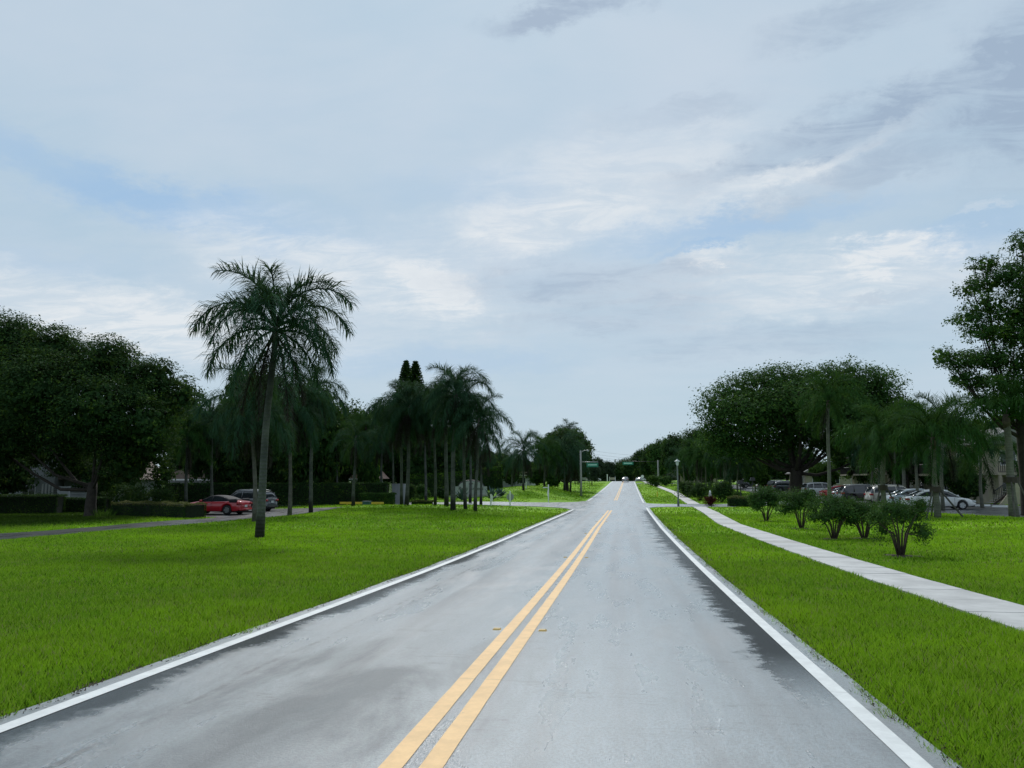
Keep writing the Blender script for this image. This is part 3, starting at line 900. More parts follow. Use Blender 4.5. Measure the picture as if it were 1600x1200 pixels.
# ---- palms
def frond_mesh(e0, e1, L, mat, seed, nl=100, ll=0.84, droop=1.0, wid=0.030):
    g = random.Random(seed)
    V, Fc = [], []
    K = 14
    pts = [Vector((0, 0, 0))]
    dirs = []
    for k in range(K):
        t = (k + 0.5) / K
        a = math.radians(e0 + (e1 - e0) * (t ** 1.15))
        d = Vector((math.cos(a), 0, math.sin(a)))
        dirs.append(d); pts.append(pts[-1] + d * (L / K))
    mb = MB()
    mb.tube([p for p in pts[::2]], [0.045 * (1 - i / 8.5) + 0.008 for i in range(len(pts[::2]))], 4, False)
    V, Fc = mb.v, mb.f
    for s in (-1, 1):
        for k in range(nl):
            t = 0.16 + 0.84 * (k + g.random() * 0.7) / nl
            f = t * K; i0 = min(int(f), K - 1)
            p = pts[i0].lerp(pts[i0 + 1], f - i0) if i0 < K else pts[-1]
            d = dirs[min(i0, K - 1)]
            lc = ll * (0.35 + 1.0 * math.sin(math.pi * min(1, 0.12 + t * 0.86)) ** 0.7) * g.uniform(0.75, 1.15)
            up = Vector((-d.z, 0, d.x))
            tilt = g.uniform(-0.8, 1.15)
            out = Vector((0, s, 0)) * math.cos(tilt) + up * math.sin(tilt)
            dr = (out + d * g.uniform(0.5, 0.95)).normalized()
            m1 = p + dr * lc * 0.5
            d2 = (dr + Vector((0, 0, -droop * g.uniform(0.5, 1.3)))).normalized()
            m2 = m1 + d2 * lc * 0.5
            wv = dr.cross(Vector((0, 0, 1)))
            wv = (wv if wv.length > 1e-3 else Vector((1, 0, 0))).normalized()
            wv = (wv + up * g.uniform(-.5, .5)).normalized() * wid
            n = len(V)
            V += [tuple(p - wv * .5), tuple(p + wv * .5), tuple(m1 + wv * .6), tuple(m1 - wv * .6), tuple(m2)]
            Fc += [(n, n + 1, n + 2, n + 3), (n + 3, n + 2, n + 4)]
    me = bpy.data.meshes.new('frond'); me.from_pydata(V, [], Fc); me.materials.append(mat); me.update()
    return me

def frond_set(mat, dead, seed):
    return {
        'up': [frond_mesh(86, -15, 3.4, mat, seed + 1, droop=.6), frond_mesh(74, -62, 3.7, mat, seed + 2, droop=.9)],
        'mid': [frond_mesh(58, -84, 3.9, mat, seed + 3, droop=1.2), frond_mesh(40, -86, 3.8, mat, seed + 4, droop=1.3)],
        'low': [frond_mesh(15, -89, 3.7, mat, seed + 5, droop=1.5), frond_mesh(-22, -92, 3.6, mat, seed + 6, droop=1.6)],
        'dead': [frond_mesh(-60, -92, 3.3, dead, seed + 7, droop=1.6, ll=.45)]}
FR = {'green': frond_set(M_FROND, M_FRONDD, 100), 'fresh': frond_set(M_FRONDY, M_FRONDD, 200)}

PL = 'queen palms on the left lawn'
PB = 'palms in the left background'
def palm(label, u, Y, crown_u, crown_v, scale=1.0, counts=(5, 7, 7, 3), kind='green', r=0.2, seed=0, group=None, name='palm_tree', tmat=None, foot_bulge=1.25, dead_label=None):
    g = random.Random(seed * 13 + 5)
    r = r * .76
    b = base(u, Y)
    t = thing(name, label, 'palm', b, 0, group)
    top = P(crown_u, crown_v, Y) - b
    mid = top * 0.5 + Vector((g.uniform(-.1, .1), 0, 0))
    n = 9; pts = []; rad = []
    for i in range(n):
        s = i / (n - 1)
        q = Vector((0, 0, 0)).lerp(mid, min(1, 2 * s)) if s < .5 else mid.lerp(top, 2 * s - 1)
        q = Vector((top.x * (s ** 1.3), 0, top.z * s)) + Vector((0.04 * math.sin(s * 7 + seed), 0, 0))
        pts.append(q); rad.append(r * (foot_bulge if i == 0 else 1.05 if i == 1 else 1.0 - 0.28 * s))
    pts[0].z = -0.1
    MB().tube(pts, rad, 10).build('trunk', tmat or M_PALM, t, True)
    # crown shaft of old leaf bases
    MB().tube([top + Vector((0, 0, -0.5)), top + Vector((0, 0, -0.1)), top + Vector((0, 0, .55))], [rad[-1] * 1.0, rad[-1] * 1.35, rad[-1] * .5], 8).build('crown_shaft', M_BARKG if kind == 'green' else M_STEM, t, True)
    S = FR[kind]; a = g.uniform(0, 6.28)
    if group in (PL, PB) and seed != 1: counts = (counts[0], counts[1], counts[2] + 2, counts[3] + 2); scale *= .88
    for key, cnt, dz in zip(('up', 'mid', 'low', 'dead'), counts, (0.45, 0.3, 0.1, -0.15)):
        for k in range(cnt):
            a += 2.399 + g.uniform(-.25, .25)
            me = S[key][k % len(S[key])]
            q = scale * g.uniform(0.85, 1.12)
            f = link('frond', me, t, loc=top + Vector((math.cos(a) * .1, math.sin(a) * .1, dz)), rot=(g.uniform(-.12, .12), g.uniform(-.14, .14), a), scale=(q, q, q))
            if key == 'dead': f['label'] = 'dry brown hanging frond'
    return t

# ---- hedges
def hedge(name, label, pts, width, h, mat, n, size, seed, tip=None, cat='hedge', wave=0.05, box=True):
    """clipped hedge along ground points; a shell of leaves over twiggy inner growth"""
    g = np.random.default_rng(seed)
    p = np.array(pts, float); c = p.mean(0)
    b = Vector((c[0], c[1], Z(c[0], c[1])))
    t = thing(name, label, cat, b)
    seg = np.linalg.norm(np.diff(p, axis=0), axis=1); cum = np.concatenate([[0], np.cumsum(seg)]); Lt = cum[-1]
    def along(s):
        x = np.interp(s, cum, p[:, 0]); y = np.interp(s, cum, p[:, 1])
        x2 = np.interp(np.minimum(s + .05, Lt), cum, p[:, 0]); y2 = np.interp(np.minimum(s + .05, Lt), cum, p[:, 1])
        x1 = np.interp(np.maximum(s - .05, 0), cum, p[:, 0]); y1 = np.interp(np.maximum(s - .05, 0), cum, p[:, 1])
        dx, dy = x2 - x1, y2 - y1; l = np.hypot(dx, dy) + 1e-9
        return x, y, -dy / l, dx / l
    s = g.uniform(-width * .3, Lt + width * .3, n)
    q = g.random(n); per = 2 * h + width
    d = q * per
    side = np.where(d < h, -1, np.where(d > h + width, 1, 0))
    off = np.where(side == -1, -width / 2, np.where(side == 1, width / 2, d - h - width / 2))
    zz = np.where(side == 0, h, g.random(n) * h)
    jit = g.normal(0, 0.035, (n, 2)) + wave * np.sin(s * 3.1 + off * 4)[:, None] * [1, 1]
    off = off + jit[:, 0] * (side != 0); zz = zz + jit[:, 1] * np.where(side == 0, 1, .3)
    end = (s < 0) | (s > Lt)
    x, y, nx, ny = along(np.clip(s, 0, Lt))
    ex = np.where(s < 0, s, np.where(s > Lt, s - Lt, 0)) * np.sqrt(np.clip(1 - (off / width * 2) ** 2, 0, 1))
    X = x + nx * off + ny * ex; Y_ = y + ny * off - nx * ex
    z = zt(X, Y_) + np.maximum(zz, 0.03)
    C = np.stack([X - b.x, Y_ - b.y, z - b.z], -1)
    Nn = np.stack([nx * side, ny * side, (side == 0) * 1.0 + .3], -1)
    if tip is not None:
        top = (zz > h * 0.80)
        V = leaves(C[~top], Nn[~top], size * g.uniform(.6, 1.3, (~top).sum()), g)
        link('foliage', mesh_np('foliage', V, np.arange(len(V)).reshape(-1, 4), mat), t)
        V = leaves(C[top], Nn[top], size * g.uniform(.6, 1.3, top.sum()), g)
        link('new_growth', mesh_np('new_growth', V, np.arange(len(V)).reshape(-1, 4), tip), t)['label'] = 'pale fresh leaves on the clipped top'
    else:
        V = leaves(C, Nn, size * g.uniform(.6, 1.3, n), g)
        link('foliage', mesh_np('foliage', V, np.arange(len(V)).reshape(-1, 4), mat), t)
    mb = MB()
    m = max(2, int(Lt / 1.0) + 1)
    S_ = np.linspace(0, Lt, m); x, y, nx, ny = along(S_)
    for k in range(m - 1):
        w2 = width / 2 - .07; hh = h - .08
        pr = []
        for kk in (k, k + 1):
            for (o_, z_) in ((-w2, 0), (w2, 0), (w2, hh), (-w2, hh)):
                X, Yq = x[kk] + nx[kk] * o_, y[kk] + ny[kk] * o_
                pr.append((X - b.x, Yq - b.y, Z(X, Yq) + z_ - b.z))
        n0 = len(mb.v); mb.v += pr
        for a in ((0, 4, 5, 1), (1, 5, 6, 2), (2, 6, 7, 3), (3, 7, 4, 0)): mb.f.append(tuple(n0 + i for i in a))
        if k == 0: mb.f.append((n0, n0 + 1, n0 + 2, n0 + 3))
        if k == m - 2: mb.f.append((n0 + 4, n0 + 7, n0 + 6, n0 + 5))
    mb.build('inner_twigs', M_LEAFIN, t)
    return t
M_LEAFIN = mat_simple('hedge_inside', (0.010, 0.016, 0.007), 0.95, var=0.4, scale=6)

# ------------------------------------------------------------------ cars
PAINT = {}
def paint(name, col, metal=0.0):
    if name not in PAINT: PAINT[name] = mat_simple('car_paint_' + name, col, 0.32, metal, 0.5, coat=0.8)
    return PAINT[name]

def lofted(stations, close=True):
    """stations: list of lists of points of equal count"""
    mb = MB(); k = len(stations[0])
    for st in stations: mb.v += [tuple(p) for p in st]
    for i in range(len(stations) - 1):
        for j in range(k - 1):
            a = i * k + j
            mb.f.append((a, a + 1, a + k + 1, a + k))
    if close:
        mb.f.append(tuple(reversed(range(k))))
        mb.f.append(tuple((len(stations) - 1) * k + j for j in range(k)))
    return mb

CARS = {
    'sedan': dict(L=4.75, W=1.82, hood=[(-2.37, .55), (-2.30, .88), (-1.75, 1.00), (-1.2, .98), (.9, .93), (1.2, .90), (2.0, .76), (2.28, .62), (2.37, .45)],
                  roof=[(-1.95, .98), (-1.1, 1.34), (-.55, 1.43), (.2, 1.44), (.55, 1.38), (1.35, .92)], wx=(-1.42, 1.40), wr=.32, cover=(-1.15, .58)),
    'coupe': dict(L=4.78, W=1.90, hood=[(-2.39, .55), (-2.34, .95), (-1.7, 1.03), (-1.2, .99), (.5, .94), (1.1, .94), (2.05, .80), (2.30, .66), (2.39, .45)],
                  roof=[(-1.75, 1.0), (-1.0, 1.27), (-.5, 1.36), (-.1, 1.37), (.15, 1.33), (.95, .94)], wx=(-1.40, 1.38), wr=.35, cover=(-1.62, .18)),
    'suv': dict(L=4.75, W=1.90, hood=[(-2.37, .5), (-2.34, 1.02), (-2.2, 1.08), (-1.2, 1.06), (.9, 1.02), (1.25, 1.0), (2.05, .88), (2.30, .72), (2.37, .5)],
                roof=[(-2.28, 1.08), (-2.02, 1.52), (-1.2, 1.66), (.1, 1.68), (.5, 1.62), (1.30, 1.02)], wx=(-1.42, 1.42), wr=.37, cover=(-2.0, .52)),
}
_carmesh = {}
def car(kind, col, label, x, y, rz, group='cars parked in the bays', metal=0.2, soft=False, scale=1.0, plate=True):
    c = CARS[kind]; L, W = c['L'], c['W']; pm = paint(*col) if isinstance(col, tuple) else col
    t = thing('parked_car', label, 'car', (x, y, Z(x, y) + .028), rz, group, (scale,) * 3)
    def MM(key, fn):
        k = (kind, key)
        if k not in _carmesh: _carmesh[k] = fn()
        me = _carmesh[k]
        return me
    def put(key, name, fn, mat, parent=t, smooth=True):
        k = (kind, key, mat.name)
        if k not in _carmesh: _carmesh[k] = fn().mesh(name, mat, smooth)
        return link(name, _carmesh[k], parent)
    hz = lambda v: float(np.interp(v, [a for a, _ in c['hood']], [b for _, b in c['hood']]))
    rz_ = lambda v: float(np.interp(v, [a for a, _ in c['roof']], [b for _, b in c['roof']]))
    hw = lambda v: W / 2 * (1 - .20 * (abs(v) / (L / 2)) ** 7)
    def body():
        st = []
        for v in np.linspace(-L / 2, L / 2, 84):
            zb = .24 + .12 * (abs(v) / (L / 2)) ** 10
            for wx in c['wx']:
                R = c['wr'] + .055
                if abs(v - wx) < R: zb = max(zb, c['wr'] + math.sqrt(R * R - (v - wx) ** 2))
            zt_, w = hz(v), hw(v); zb = min(zb, zt_ - .1)
            zm = zb + (zt_ - zb) * .45
            half = [(v, w - .03, zb), (v, w, zb + .05), (v, w + .005, zm), (v, w - .02, zt_ - .12), (v, w - .07, zt_ - .03), (v, w * .6, zt_ + .015), (v, 0, zt_ + .025)]
            st.append([(v, 0, zb)] + half + [(p[0], -p[1], p[2]) for p in reversed(half[:-1])] + [(v, 0, zb)])
        return lofted(st)
    put('body', 'body', body, pm)
    def under():
        return MB().box((0, 0, .42), (L - .35, W - .55, .42))
    put('under', 'underbody', under, M_RUBBER, smooth=False)
    wb, wt = W / 2 - .09, W / 2 - .27
    def side_y(z, belt, top=1.42): 
        f = min(1, max(0, (z - belt) / (top - belt))); return wb + (wt - wb) * f
    x0, x1 = c['roof'][0][0], c['roof'][-1][0]; ztop = max(b for _, b in c['roof'])
    def glass():
        st = []
        for v in np.linspace(x0, x1, 26):
            zr = rz_(v); bl = hz(v) - .03; zr = max(zr, bl + .01)
            ya = side_y(bl, bl, ztop); yb = side_y(zr - .05, bl, ztop)
            half = [(v, ya, bl), (v, yb, max(bl, zr - .07)), (v, yb - .07, zr - .012), (v, yb * .5, zr + .008), (v, 0, zr + .012)]
            st.append(half + [(p[0], -p[1], p[2]) for p in reversed(half[:-1])])
        return lofted(st)
    put('glass', 'windows', glass, M_GLASSD)
    rm = M_CLOTH if soft else pm
    def roofp():
        st = []
        for v in np.linspace(c['cover'][0], c['cover'][1], 12):
            zr = rz_(v) + .008; bl = hz(v) - .03; yb = side_y(zr - .05, bl, ztop) + .01
            half = [(v, yb + .004, zr - .10 if not soft else zr - .12), (v, yb - .012, zr - .05), (v, yb - .08, zr + .006), (v, yb * .5, zr + .022), (v, 0, zr + .028)]
            st.append(half + [(p[0], -p[1], p[2]) for p in reversed(half[:-1])])
        return lofted(st, False)
    put('roof' + str(soft), 'soft_top' if soft else 'roof', roofp, rm)
    bl0 = hz(0) - .02
    def ppt(v, z, q): return (v, q * (side_y(z, bl0, ztop) + .004), z)
    xr = c['cover'][0]
    for q in (-1, 1):
        segs = [('a', lambda q=q: MB().tube([ppt(c['cover'][1] - .02, rz_(c['cover'][1]) - .05, q), ppt(x1 - .05, hz(x1), q)], .032, 5)),
                ('b', lambda q=q: MB().tube([ppt(-.12, bl0, q), ppt(-.18, rz_(-.15) - .06, q)], .036, 5)),
                ('c', lambda q=q: MB().tube([ppt(xr - (0.5 if kind != 'suv' else .15), hz(xr - .4) + .02, q), ppt(xr + .02, rz_(xr) - .05, q)], .075 if not soft else .16, 6))]
        if kind == 'suv': segs.append(('d', lambda q=q: MB().tube([ppt(-1.25, bl0, q), ppt(-1.20, rz_(-1.2) - .06, q)], .045, 5)))
        for nm, fn in segs: put('pill%s%d%s' % (nm, q, soft), 'pillar', fn, rm)
    def wheel():
        mb = MB(); R = c['wr']
        for k, (r_, yy) in enumerate(((R * .62, -.105), (R * .93, -.11), (R, -.07), (R, .07), (R * .93, .11), (R * .62, .105))):
            for a in range(24):
                q = a * math.pi / 12
                mb.v.append((math.cos(q) * r_, yy, math.sin(q) * r_))
        for k in range(5):
            for a in range(24):
                b = (a + 1) % 24
                mb.f.append((k * 24 + a, k * 24 + b, k * 24 + 24 + b, k * 24 + 24 + a))
        return mb
    def rim():
        mb = MB(); R = c['wr'] * .64
        mb.tube([(0, -.095, 0), (0, .095, 0)], R * .28, 10)
        for s in (-.1, .1):
            for k in range(5):
                a = k * 2 * math.pi / 5
                d = Vector((math.cos(a), 0, math.sin(a))); e = Vector((-math.sin(a), 0, math.cos(a)))
                p, q = d * R * .2, d * R * .98
                y_ = Vector((0, s, 0))
                mb.quad(p + e * .05 + y_, q + e * .075 + y_, q - e * .075 + y_, p - e * .05 + y_)
            n = len(mb.v)
            for k in range(24):
                a = k * math.pi / 12
                mb.v += [(math.cos(a) * R * .88, s, math.sin(a) * R * .88), (math.cos(a) * R * 1.0, s * 1.02, math.sin(a) * R * 1.0)]
            for k in range(24):
                j = (k + 1) % 24
                mb.f.append((n + 2 * k, n + 2 * k + 1, n + 2 * j + 1, n + 2 * j))
        return mb
    for wx in c['wx']:
        for s in (-1, 1):
            w = put('wheel', 'wheel', wheel, M_RUBBER)
            w.location = (wx, s * (W / 2 - .12), c['wr'])
            put('rim', 'rim', rim, M_RIM, w, False)
    def lamp(xx, yy, zz, sx, sy, sz):
        def f():
            mb = MB(); mb.box((xx, yy, zz), (sx, sy, sz), taper=.8); return mb
        return f
    for s in (-1, 1):
        zf = hz(L / 2 - .22) - .08; zr = hz(-L / 2 + .08) - .14
        put('head%d' % s, 'headlight', lamp(L / 2 - .17, s * (W / 2 - .27), zf, .30, .36, .12), M_LENS)
        put('tail%d' % s, 'tail_light', lamp(-L / 2 + .12, s * (W / 2 - .23), zr, .24, .40, .15), M_TAIL)
        put('mir%d' % s, 'mirror', lamp(x1 - .28, s * (W / 2 + .06), hz(.8) + .07, .12, .20, .13), pm)
        for dx in (-.15, .88): put('door%d%.1f' % (s, dx), 'door_seam', lambda s=s, dx=dx: MB().box((dx, s * (W / 2 + .004), .62), (.012, .006, .5)), M_DARK, smooth=False)
        put('hand%d' % s, 'door_handle', lambda s=s: MB().box((.02, s * (W / 2 + .004), hz(0) - .17), (.2, .03, .03)), M_LENS, smooth=False)
    if plate:
        put('plate', 'licence_plate', lambda: MB().box((-L / 2 - .012, 0, .62 if kind != 'suv' else .78), (.015, .34, .16)), M_SIGNW, smooth=False)
    put('bump', 'rear_bumper', lambda: MB().box((-L / 2 + .03, 0, .38), (.10, W - .30, .14)), M_DARK if kind == 'suv' else pm)
    put('grille', 'grille', lambda: MB().box((L / 2 - .02, 0, .48), (.06, W - .9, .16)), M_DARK, smooth=False)
    if kind == 'suv':
        put('rails', 'roof_rails', lambda: MB().tube([(-1.8, .62, 1.66), (-1.2, .62, 1.72), (.1, .62, 1.73), (.5, .62, 1.66)], .02, 5).tube([(-1.8, -.62, 1.66), (-1.2, -.62, 1.72), (.1, -.62, 1.73), (.5, -.62, 1.66)], .02, 5), M_METAL)
    return t

WHITE, RED, BLACK, SILVER, GREY, BLUEG, BEIGE, MAROON = ('white', (.72, .73, .73)), ('red', (.42, .008, .018)), ('black', (.008, .008, .010)), ('silver', (.40, .42, .44), .3), ('grey', (.10, .11, .12), .3), ('pale_blue', (.42, .48, .52), .2), ('beige', (.45, .42, .36), .2), ('maroon', (.045, .006, .014))
LC = 'cars on the left driveway'
c1 = base(338, 54); car('coupe', RED, 'red convertible with a black soft top parked left of the driveway hedge end', c1.x, 54.0, math.radians(176), LC, soft=True)
c2 = base(388, 59); car('suv', GREY, 'grey estate car with roof rails parked behind the red convertible', c2.x, 58.6, math.radians(172), LC)
LR = 'cars parked in the right-hand car park'
rowx = 25.7
def lot_car(kind, col, label, u, Y, deg=0, dx=0): 
    b = base(u, Y); return car(kind, col, label, b.x + dx, Y, math.radians(deg), LR)
lot_car('sedan', WHITE, 'white sedan parked side on, nearest car in the car park', 1465, 61.5, -2)
lot_car('sedan', BLUEG, 'pale blue car just behind the nearest white sedan', 1433, 67.5, 4)
lot_car('suv', BEIGE, 'beige car behind the staked palm, third from the right', 1399, 73, 3)
lot_car('suv', BLACK, 'black car with bright wheels parked left of the staked palm', 1352, 78, 3)
lot_car('sedan', SILVER, 'silver grey sedan parked left of the black car', 1333, 86, 5)
lot_car('sedan', RED, 'bright red sedan in the car park, left of the silver one', 1317, 93, 4)
lot_car('suv', WHITE, 'white car partly behind the tall clean palm trunk', 1284, 103, 6)
lot_car('sedan', BLACK, 'black sedan standing right of the giant oak trunk', 1262, 112, 5)
lot_car('suv', GREY, 'dark grey car showing left of the giant oak trunk', 1232, 121, 5)
lot_car('sedan', WHITE, 'white sedan parked well left of the giant oak trunk', 1203, 131, 5)
lot_car('suv', BLACK, 'black car between the two white cars left of the oak', 1219, 127, 5)
lot_car('suv', GREY, 'dark car farthest down the car park under thin palms', 1176, 148, 5)
cb = base(977, 226)
t = car('sedan', ('dull_silver', (.20, .21, .22), .2), 'silver car driving away over the crest of the road', cb.x, 226, math.radians(90), None)
t.name = 'moving_car'
car('suv', ('dull_white', (.40, .41, .41)), 'small distant white car by the trees left of the road', base(927, 240).x, 240, math.radians(10), 'small cars far down the road')
car('sedan', ('dull_white', (.40, .41, .41)), 'tiny white car far right beside the sidewalk end', base(1001, 262).x, 262, math.radians(60), 'small cars far down the road')

# wheel stops
for (u, Y, wd, lab) in ((1535, 69.5, 1.15, 'white concrete wheel stop nearer the white sedan'), (1563, 67.5, 1.25, 'white concrete wheel stop nearer the right frame edge')):
    b = base(u, Y)
    t = thing('wheel_stop', lab, 'wheel stop', b + Vector((0, 0, .03)), 0, 'wheel stops in the car park')
    MB().prism([(-.09, 0), (.09, 0), (.06, .14), (-.06, .14)], -wd / 2, wd / 2, 'x').build('block', M_WHITE, t)

# ------------------------------------------------------------------ buildings
def window(parent, x, y, z, w, h, face='y', frame=M_WHITE):
    """pane set in a frame, on a wall facing -y or -x"""
    if face == 'y':
        fr = MB().box((x, y - .03, z + h / 2 + .03), (w + .12, .06, .06)).box((x, y - .03, z - h / 2 - .03), (w + .12, .06, .06)).box((x - w / 2 - .03, y - .03, z), (.06, .06, h)).box((x + w / 2 + .03, y - .03, z), (.06, .06, h)).box((x, y - .025, z), (.04, .04, h))
        f = fr.build('window', frame, parent)
        MB().box((x, y - .008, z), (w, .012, h)).build('pane', M_GLASSD, f)
    else:
        fr = MB().box((x - .03, y, z + h / 2 + .03), (.06, w + .12, .06)).box((x - .03, y, z - h / 2 - .03), (.06, w + .12, .06)).box((x - .03, y - w / 2 - .03, z), (.06, .06, h)).box((x - .03, y + w / 2 + .03, z), (.06, .06, h)).box((x - .025, y, z), (.04, .04, h))
        f = fr.build('window', frame, parent)
        MB().box((x - .008, y, z), (.012, w, h)).build('pane', M_GLASSD, f)

def railing(parent, p0, p1, h=1.0, mat=M_DARK, gap=.17):
    p0, p1 = Vector(p0), Vector(p1); d = p1 - p0; n = max(2, int(d.length / gap))
    mb = MB()
    mb.tube([p0 + Vector((0, 0, h)), p1 + Vector((0, 0, h))], .05, 4).tube([p0 + Vector((0, 0, .08)), p1 + Vector((0, 0, .08))], .022, 4)
    r = mb.build('railing', mat, parent)
    b = MB()
    for k in range(n + 1):
        q = p0.lerp(p1, k / n); b.box((q.x, q.y, q.z + h / 2 + .04), (.045, .045, h - .08))
    props(b.build('balusters', mat, r), kind='stuff')
    return r

def condo(label, x0, y0, w, d, storeys=2, wallm=M_STUCCO, stair=True, roofm=M_ROOF):
    z0 = Z(x0, y0)
    t = thing('condo_building', label, 'building', (x0, y0, z0))
    h = 2.75 * storeys
    MB().box((w / 2, d / 2, h / 2 - .3), (w, d, h + .6)).build('wall', wallm, t)
    MB().prism([(-.7, h + .003), (w + .7, h + .003), (w - 2.5, h + 1.7), (2.5, h + 1.7)], -.7, d + .7, 'y').build('roof', roofm, t)
    MB().box((w / 2, -.72, h - .09), (w + 1.4, .05, .22)).box((-.72, d / 2, h - .09), (.05, d + 1.4, .22)).build('fascia', M_WOODD, t)
    for s in range(storeys):
        for k in range(int(w / 3.4)):
            window(t, 1.9 + k * 3.4, 0, 1.45 + s * 2.75, 1.3, 1.25)
        for k in range(int(d / 3.6)):
            window(t, 0, 2.0 + k * 3.6, 1.45 + s * 2.75, 1.2, 1.2, 'x')
    if storeys > 1:
        MB().box((w / 2, -.85, 2.72), (w - .4, 1.7, .20)).build('balcony', wallm, t)
        railing(t, (.3, -1.65, 2.82), (w - .3, -1.65, 2.82))
        for px_ in (.4, w / 2, w - .4): MB().box((px_, -1.6, 1.3), (.22, .22, 2.6)).build('post', wallm, t)
        MB().box((-.9, d / 2, 2.72), (1.75, d - .6, .20)).build('walkway', wallm, t)
        railing(t, (-1.72, .4, 2.82), (-1.72, d - .4, 2.82))
    if stair:
        mb = MB()
        for k in range(14):
            mb.box((-.9 + w * 0 + k * .27, -2.35, .19 * (k + 1) - .03), (.29, 1.1, .06))
        st = mb.build('staircase', M_CONC, t)
        MB().prism([(-.9 + w * 0 - .15, 0), (-.9 + w * 0 + .1, 0), (-.9 + w * 0 + 3.8, 2.55), (-.9 + w * 0 + 3.8, 2.8), (-.9 + w * 0 + 3.5, 2.8)], -2.95, -2.90, 'y').build('stringer', M_WOODD, st)
        railing(t, (-.9 + w * 0, -2.93, .15), (-.9 + w * 0 + 3.7, -2.93, 2.75), .95)
        MB().prism([(-.6, 0), (2.0, 0), (2.0, 1.9), (.9, 1.9)], -3.4, -3.22, 'y').build('screen_wall', wallm, t)
        MB().box((1.3, -3.22 - .19, 1.55), (.18, .05, .20)).build('wall_lamp', M_DARK, t)
    # doors
    for s in range(storeys):
        dr = MB().box((w * .62, -.03, 1.05 + s * 2.75), (.95, .06, 2.1)).build('door', M_WOODD, t)
        MB().tube([(w * .62 + .35, -.09, 1.0 + s * 2.75), (w * .62 + .35, -.06, 1.0 + s * 2.75)], .03, 6).build('handle', M_METAL, dr)
    return t

condo('beige two storey condo building with outside stairs behind the two wheel stops', 33.5, 77.5, 11, 12)
condo('beige two storey condo building behind the nearest white sedan, between palms', 35.5, 93.5, 10, 12)
condo('beige two storey condo with pale posts behind the red and silver cars', 35.0, 112.0, 11, 14)
condo('low pale building with grey roof far behind the giant oak', 33.5, 150.0, 26, 14, 1, M_STUCCO, False)
b = base(1094, 190); condo('small pale flat-fronted building beyond the lamp post', b.x - 4, 198, 9, 6, 1, M_STUCCO, False)
# left side
b = base(20, 64)
def house_left():
    t = thing('house', 'white two storey house hidden behind the large dark tree on the left', 'house', (-65.0, 66.0, Z(-65, 66)))
    MB().box((6, 5, 2.9), (12, 10, 6.4)).build('wall', M_STUCCOW, t)
    MB().prism([(-.8, 6.1), (12.8, 6.1), (9.5, 8.6), (2.5, 8.6)], -.8, 10.8, 'y').build('roof', M_ROOFB, t)
    MB().box((15, 4.5, 1.2), (5.6, 7, 3.0)).build('garage_wall', M_STUCCOW, t)
    MB().prism([(12.02, 2.71), (18.6, 2.71), (16.2, 4.6), (12.02, 4.6)], .4, 8.6, 'y').build('garage_roof', M_ROOFB, t)
    for k in range(3):
        window(t, 2.2 + 3.6 * k, 0, 4.4, 1.3, 1.4); window(t, 2.2 + 3.6 * k, 0, 1.5, 1.3, 1.4)
    MB().box((8.8, -.7, 2.95), (3.4, 1.4, .18)).build('balcony', M_STUCCOW, t)
    railing(t, (7.2, -1.35, 3.04), (10.4, -1.35, 3.04), 1.0, M_WHITE, .22)
    for k in range(4):
        MB().box((10.9 + k * .35, -.12, 1.3), (.12, .08, 2.0)).build('louvre', M_WHITE, t)
house_left()
def wall_seg(label, x0, y0, x1, y1, h, mat=M_STUCCOW, cap=True, name='garden_wall'):
    c = Vector(((x0 + x1) / 2, (y0 + y1) / 2, 0)); c.z = Z(c.x, c.y)
    d = Vector((x1 - x0, y1 - y0)); t = thing(name, label, 'wall', c, math.atan2(d.y, d.x))
    MB().box((0, 0, h / 2 - .15), (d.length, .18, h + .3)).build('wall_panel', mat, t)
    if cap: MB().box((0, 0, h + .045), (d.length + .06, .26, .08)).build('coping', mat, t)
    return t
a, b = base(88, 59), base(106, 59); wall_seg('tall white garden wall end behind the dark hedge', a.x, 59, b.x, 59, 2.0)
a, b = base(106, 60), base(146, 60); wall_seg('low white garden wall left of the big tree trunk', a.x, 60, b.x, 60, 1.45)
a, b = base(613, 84), base(633, 80.0); wall_seg('white entrance wall end behind the twin palm trunks', a.x, 84, b.x, 80.0, 2.1)

def bungalow(label, u, Y, w, top_v, roofm, d=9, wallm=M_STUCCOW):
    b = base(u, Y); H_ = P(u, top_v, Y).z - b.z
    t = thing('bungalow', label, 'house', (b.x - w / 2, Y, b.z))
    MB().box((w / 2, d / 2, 1.2), (w, d, 3.0)).build('wall', wallm, t)
    MB().prism([(-.7, 2.705), (w + .7, 2.705), (w * .72, H_), (w * .28, H_)], -.7, d + .7, 'y').build('roof', roofm, t)
    for k in range(int(w / 3.2)): window(t, 1.8 + 3.2 * k, 0, 1.5, 1.3, 1.2)
    MB().box((w / 2, -.72, 2.62), (w + 1.4, .05, .17)).build('fascia', M_WHITE, t)
bungalow('low house with a grey brown roof behind the long dark hedge', 305, 88, 8, 734, M_ROOFB)
bungalow('low house with a pinkish tiled roof seen between palm trunks', 570, 98, 2.6, 731, mat_simple('roof_pink', (.36, .24, .20), .85, var=.15, scale=3), 3.5)
bungalow('pale low house far behind the round trees on the left', 806, 170, 7, 737, M_ROOFB)

